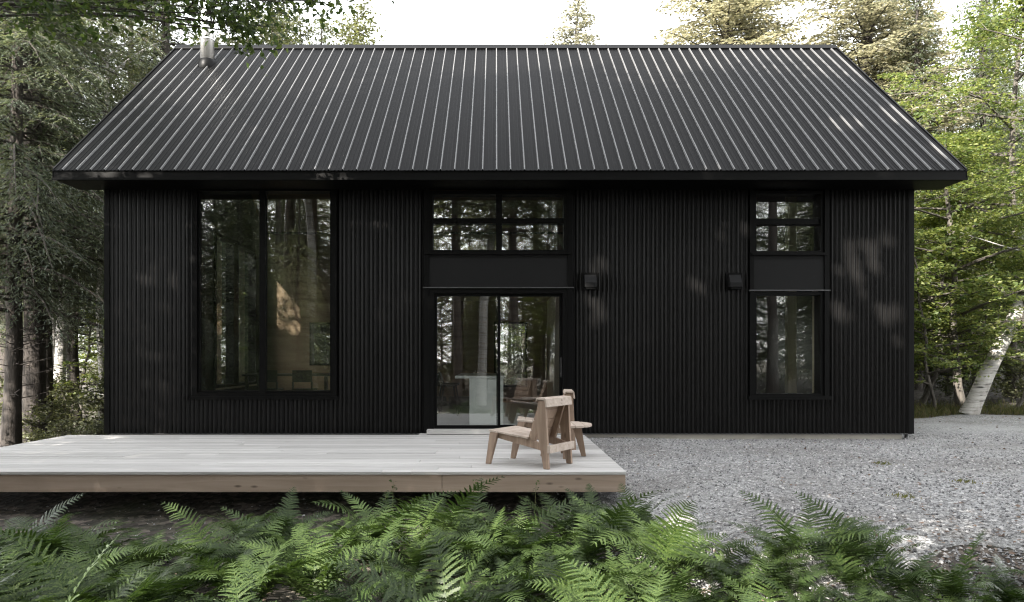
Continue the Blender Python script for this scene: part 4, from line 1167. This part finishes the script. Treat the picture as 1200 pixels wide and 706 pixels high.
# sprigs in front of the fascia
def sprig(x, Y, h, label):
    X = (x - 581.5) * Y / 860; z = float(hgt(X, Y)) - .02
    t = empty('seedling', (X, Y, z), label, 'plant', None, rr.random() * 6)
    r = np.random.default_rng(int(x)); cs = []; wd = Wood()
    wd.tube(np.array([(0, 0, 0), (.01, .01, h * .5), (.0, .02, h)]), [.004, .003, .002], 5)
    n = 14
    a = r.random(n) * 6.28; L = r.uniform(.03, .055, n)
    C = np.column_stack([np.cos(a) * .035, np.sin(a) * .035 + .02, h * (.75 + .3 * r.random(n))])
    D = np.column_stack([np.cos(a), np.sin(a), r.normal(-.1, .2, n)])
    cs.append((C, D, np.array([0, 0, 1.]) + r.normal(0, .3, (n, 3)), L, L * .5))
    link('leaves', crown_mesh('seedling', cs, wd, M['maple_d'], M['stem']), t)
for x, Y, h, lab in ((462, 7.15, .44, 'dark seedling in front of the fascia left of its joint'), (555, 7.1, .45, 'dark seedling in front of the fascia right of its joint'), (626, 7.1, .43, 'bushy dark seedling in front of the fascia below the chairs'), (452, 6.9, .4, 'leafy seedling at the foot of the fascia')):
    sprig(x, Y, h, lab)

# grass and weeds along the right edge of the yard
def grass(n, f, hmin, hmax, name):
    r = np.random.default_rng(77)
    X, Y = f(r, n)
    z = np.maximum(gravel_z(X, Y), hgt(X, Y) - .02)
    h = r.uniform(hmin, hmax, n); a = r.random(n) * 6.28; b = r.uniform(.1, .8, n)
    base = np.column_stack([X, Y, z - .01]); sd = np.column_stack([-np.sin(a), np.cos(a), 0 * a]) * .006
    tip = base + np.column_stack([np.cos(a) * b * h, np.sin(a) * b * h, h]); mid = base * .5 + tip * .5 + np.column_stack([0 * a, 0 * a, h * .12])
    V = np.stack([base - sd, base + sd, mid + sd * .8, tip, mid - sd * .8], 1).reshape(-1, 3)
    Q = np.arange(n * 5).reshape(-1, 5)
    return np_mesh(name, V, Q, M['grass'])
def strip(r, n):
    X = 6.6 + r.random(n) * 13; Y = 14.9 + np.abs(r.normal(0, .7, n)) + .25 * np.sin(X * 2.1); return X, Y
tag(link('grass_verge', grass(9000, strip, .04, .2, 'grass_verge')), 'rough grass and weeds along the wood behind the gravel yard', 'grass', kind='stuff')
for k, (x, y, lab) in enumerate(((1058, 584, 'small flat weed on the gravel, nearer the ferns'), (1131, 568, 'small flat weed on the gravel, farther right'), (1034, 545, 'faint weed tuft on the gravel in front of the right windows'))):
    Yd = 1.25 * 860 / (y - 419); Xd = (x - 581.5) * Yd / 860
    def tuft(r, n, Xd=Xd, Yd=Yd): return Xd + r.normal(0, .07, n), Yd + r.normal(0, .05, n)
    tag(link('weed', grass(90, tuft, .01, .045, 'weed')), lab, 'weed')
# shrubs low along the wood edges
KIND['shr'] = broadleaf('shrub', 21, 1.1, .1, .7, .015, .07, 14, 3, 40, .6, M['alder'], M['bark_g'], rise=.6, clr=.26)
for i, (X, Y) in enumerate([(8.1, 16.5), (8.9, 17.2), (10.6, 17.0), (11.7, 16.4), (12.6, 17.4), (9.7, 18.2), (13.6, 16.8)]):
    tree('shr', X, Y, 'low leafy shrub at the foot of the right wood', 'shrub', 'shrubs at the foot of the right wood', 'shrub', s=1.0)

for i, (X, Y, s_) in enumerate([(-7.6, 13.8, .5), (-8.6, 14.6, .7), (-9.6, 15.4, 1.0), (-9.0, 17.2, 1.4), (-10.6, 17.6, 1.3), (-8.2, 18.2, 1.5), (-11.6, 19.4, 1.5), (-9.8, 21.5, 1.6), (-8.8, 23.5, 1.7), (-12.0, 23, 1.7), (-13.8, 20.5, 1.5), (-7.9, 16.0, .6), (-10.2, 13.8, .9), (-11.2, 26, 1.9), (-9.6, 28.5, 2.0), (-13.5, 28.5, 2.0)]):
    tree('shr', X, Y, 'low leafy shrub on the forest floor left of the house', 'shrub', 'shrubs on the floor of the left wood', 'shrub', s=s_)
# fallen leaves
def fallen():
    r = np.random.default_rng(31); n = 2600
    X = np.concatenate([r.uniform(.9, 6.5, 1100), r.uniform(6.6, 16, 700), r.uniform(-6.2, 7, 800)])
    Y = np.concatenate([4.6 + np.abs(r.normal(0, .55, 1100)), 14.2 + r.normal(0, .8, 700), r.uniform(5.0, 10.6, 800)])
    ok = ~((X < 1.45) & (Y > 7.2)); X, Y = X[ok], Y[ok]; n = len(X)
    z = np.maximum(gravel_z(X, Y), hgt(X, Y) - .02) + .008
    C = np.column_stack([X, Y, z]); D = r.normal(0, 1, (n, 3)) * np.array([1, 1, .15]); L = r.uniform(.018, .05, n)
    V, Q = cards(C, D, np.array([0, 0, 1.]) + r.normal(0, .3, (n, 3)), L, L * .6)
    return np_mesh('fallen_leaves', V, Q, M['dry'])
M['dry'] = mat_leaf('dry_leaves', [(0.09, 0.06, 0.045), (0.2, 0.14, 0.11), (0.3, 0.24, 0.2)], 0.1, 0.7)
tag(link('fallen_leaves', fallen()), 'dry brown leaves fallen on the gravel and under the ferns', 'leaves', kind='stuff')

# ------------------------------------------------------------------ light, sky, camera
w = bpy.data.worlds.new('World'); SC.world = w; w.use_nodes = True
nt = w.node_tree; nt.nodes.clear()
out = nt.nodes.new('ShaderNodeOutputWorld'); bg = nt.nodes.new('ShaderNodeBackground')
sky = nt.nodes.new('ShaderNodeTexSky'); sky.sky_type = 'NISHITA'; sky.sun_disc = False
sky.sun_elevation = SUN_EL; sky.sun_rotation = SUN_AZ
sky.air_density = 1.2; sky.dust_density = 1.0; sky.ozone_density = 1.0
hs = nt.nodes.new('ShaderNodeHueSaturation'); hs.inputs['Saturation'].default_value = 0.1; hs.inputs['Value'].default_value = 1.0
nt.links.new(sky.outputs[0], hs.inputs['Color']); nt.links.new(hs.outputs[0], bg.inputs[0])
bg.inputs[1].default_value = 0.15
nt.links.new(bg.outputs[0], out.inputs[0])
sd = bpy.data.lights.new('sun', 'SUN'); sd.energy = 3.5; sd.angle = math.radians(0.35); sd.color = (1.0, 0.93, 0.84)
so = bpy.data.objects.new('sun', sd); COL.objects.link(so)
sv = Vector((math.sin(SUN_AZ) * math.cos(SUN_EL), math.cos(SUN_AZ) * math.cos(SUN_EL), math.sin(SUN_EL)))
so.rotation_euler = sv.to_track_quat('Z', 'Y').to_euler(); so.location = (0, 0, 30)

cam = bpy.data.cameras.new('camera'); co = bpy.data.objects.new('camera', cam); COL.objects.link(co)
co.location = (0, 0, 1.25); co.rotation_euler = (PI / 2, 0, 0)
cam.sensor_width = 36; cam.lens = 36 * 860 / 1200
cam.shift_x = 18.5 / 1200; cam.shift_y = 66 / 1200
cam.clip_end = 1000; cam.clip_start = 0.05
SC.camera = co
SC.view_settings.view_transform = 'Standard'; SC.view_settings.look = 'None'
SC.view_settings.gamma = 1; SC.view_settings.use_curve_mapping = False
SC.view_settings.exposure = 2.6
SC.cycles.max_bounces = 7; SC.cycles.diffuse_bounces = 3; SC.cycles.glossy_bounces = 3; SC.cycles.transparent_max_bounces = 12
SC.cycles.caustics_reflective = False; SC.cycles.caustics_refractive = False
SC.cycles.sample_clamp_indirect = 6
SC.cycles.use_denoising = True
SC.cycles.use_adaptive_sampling = False
SC.cycles.filter_width = 1.2
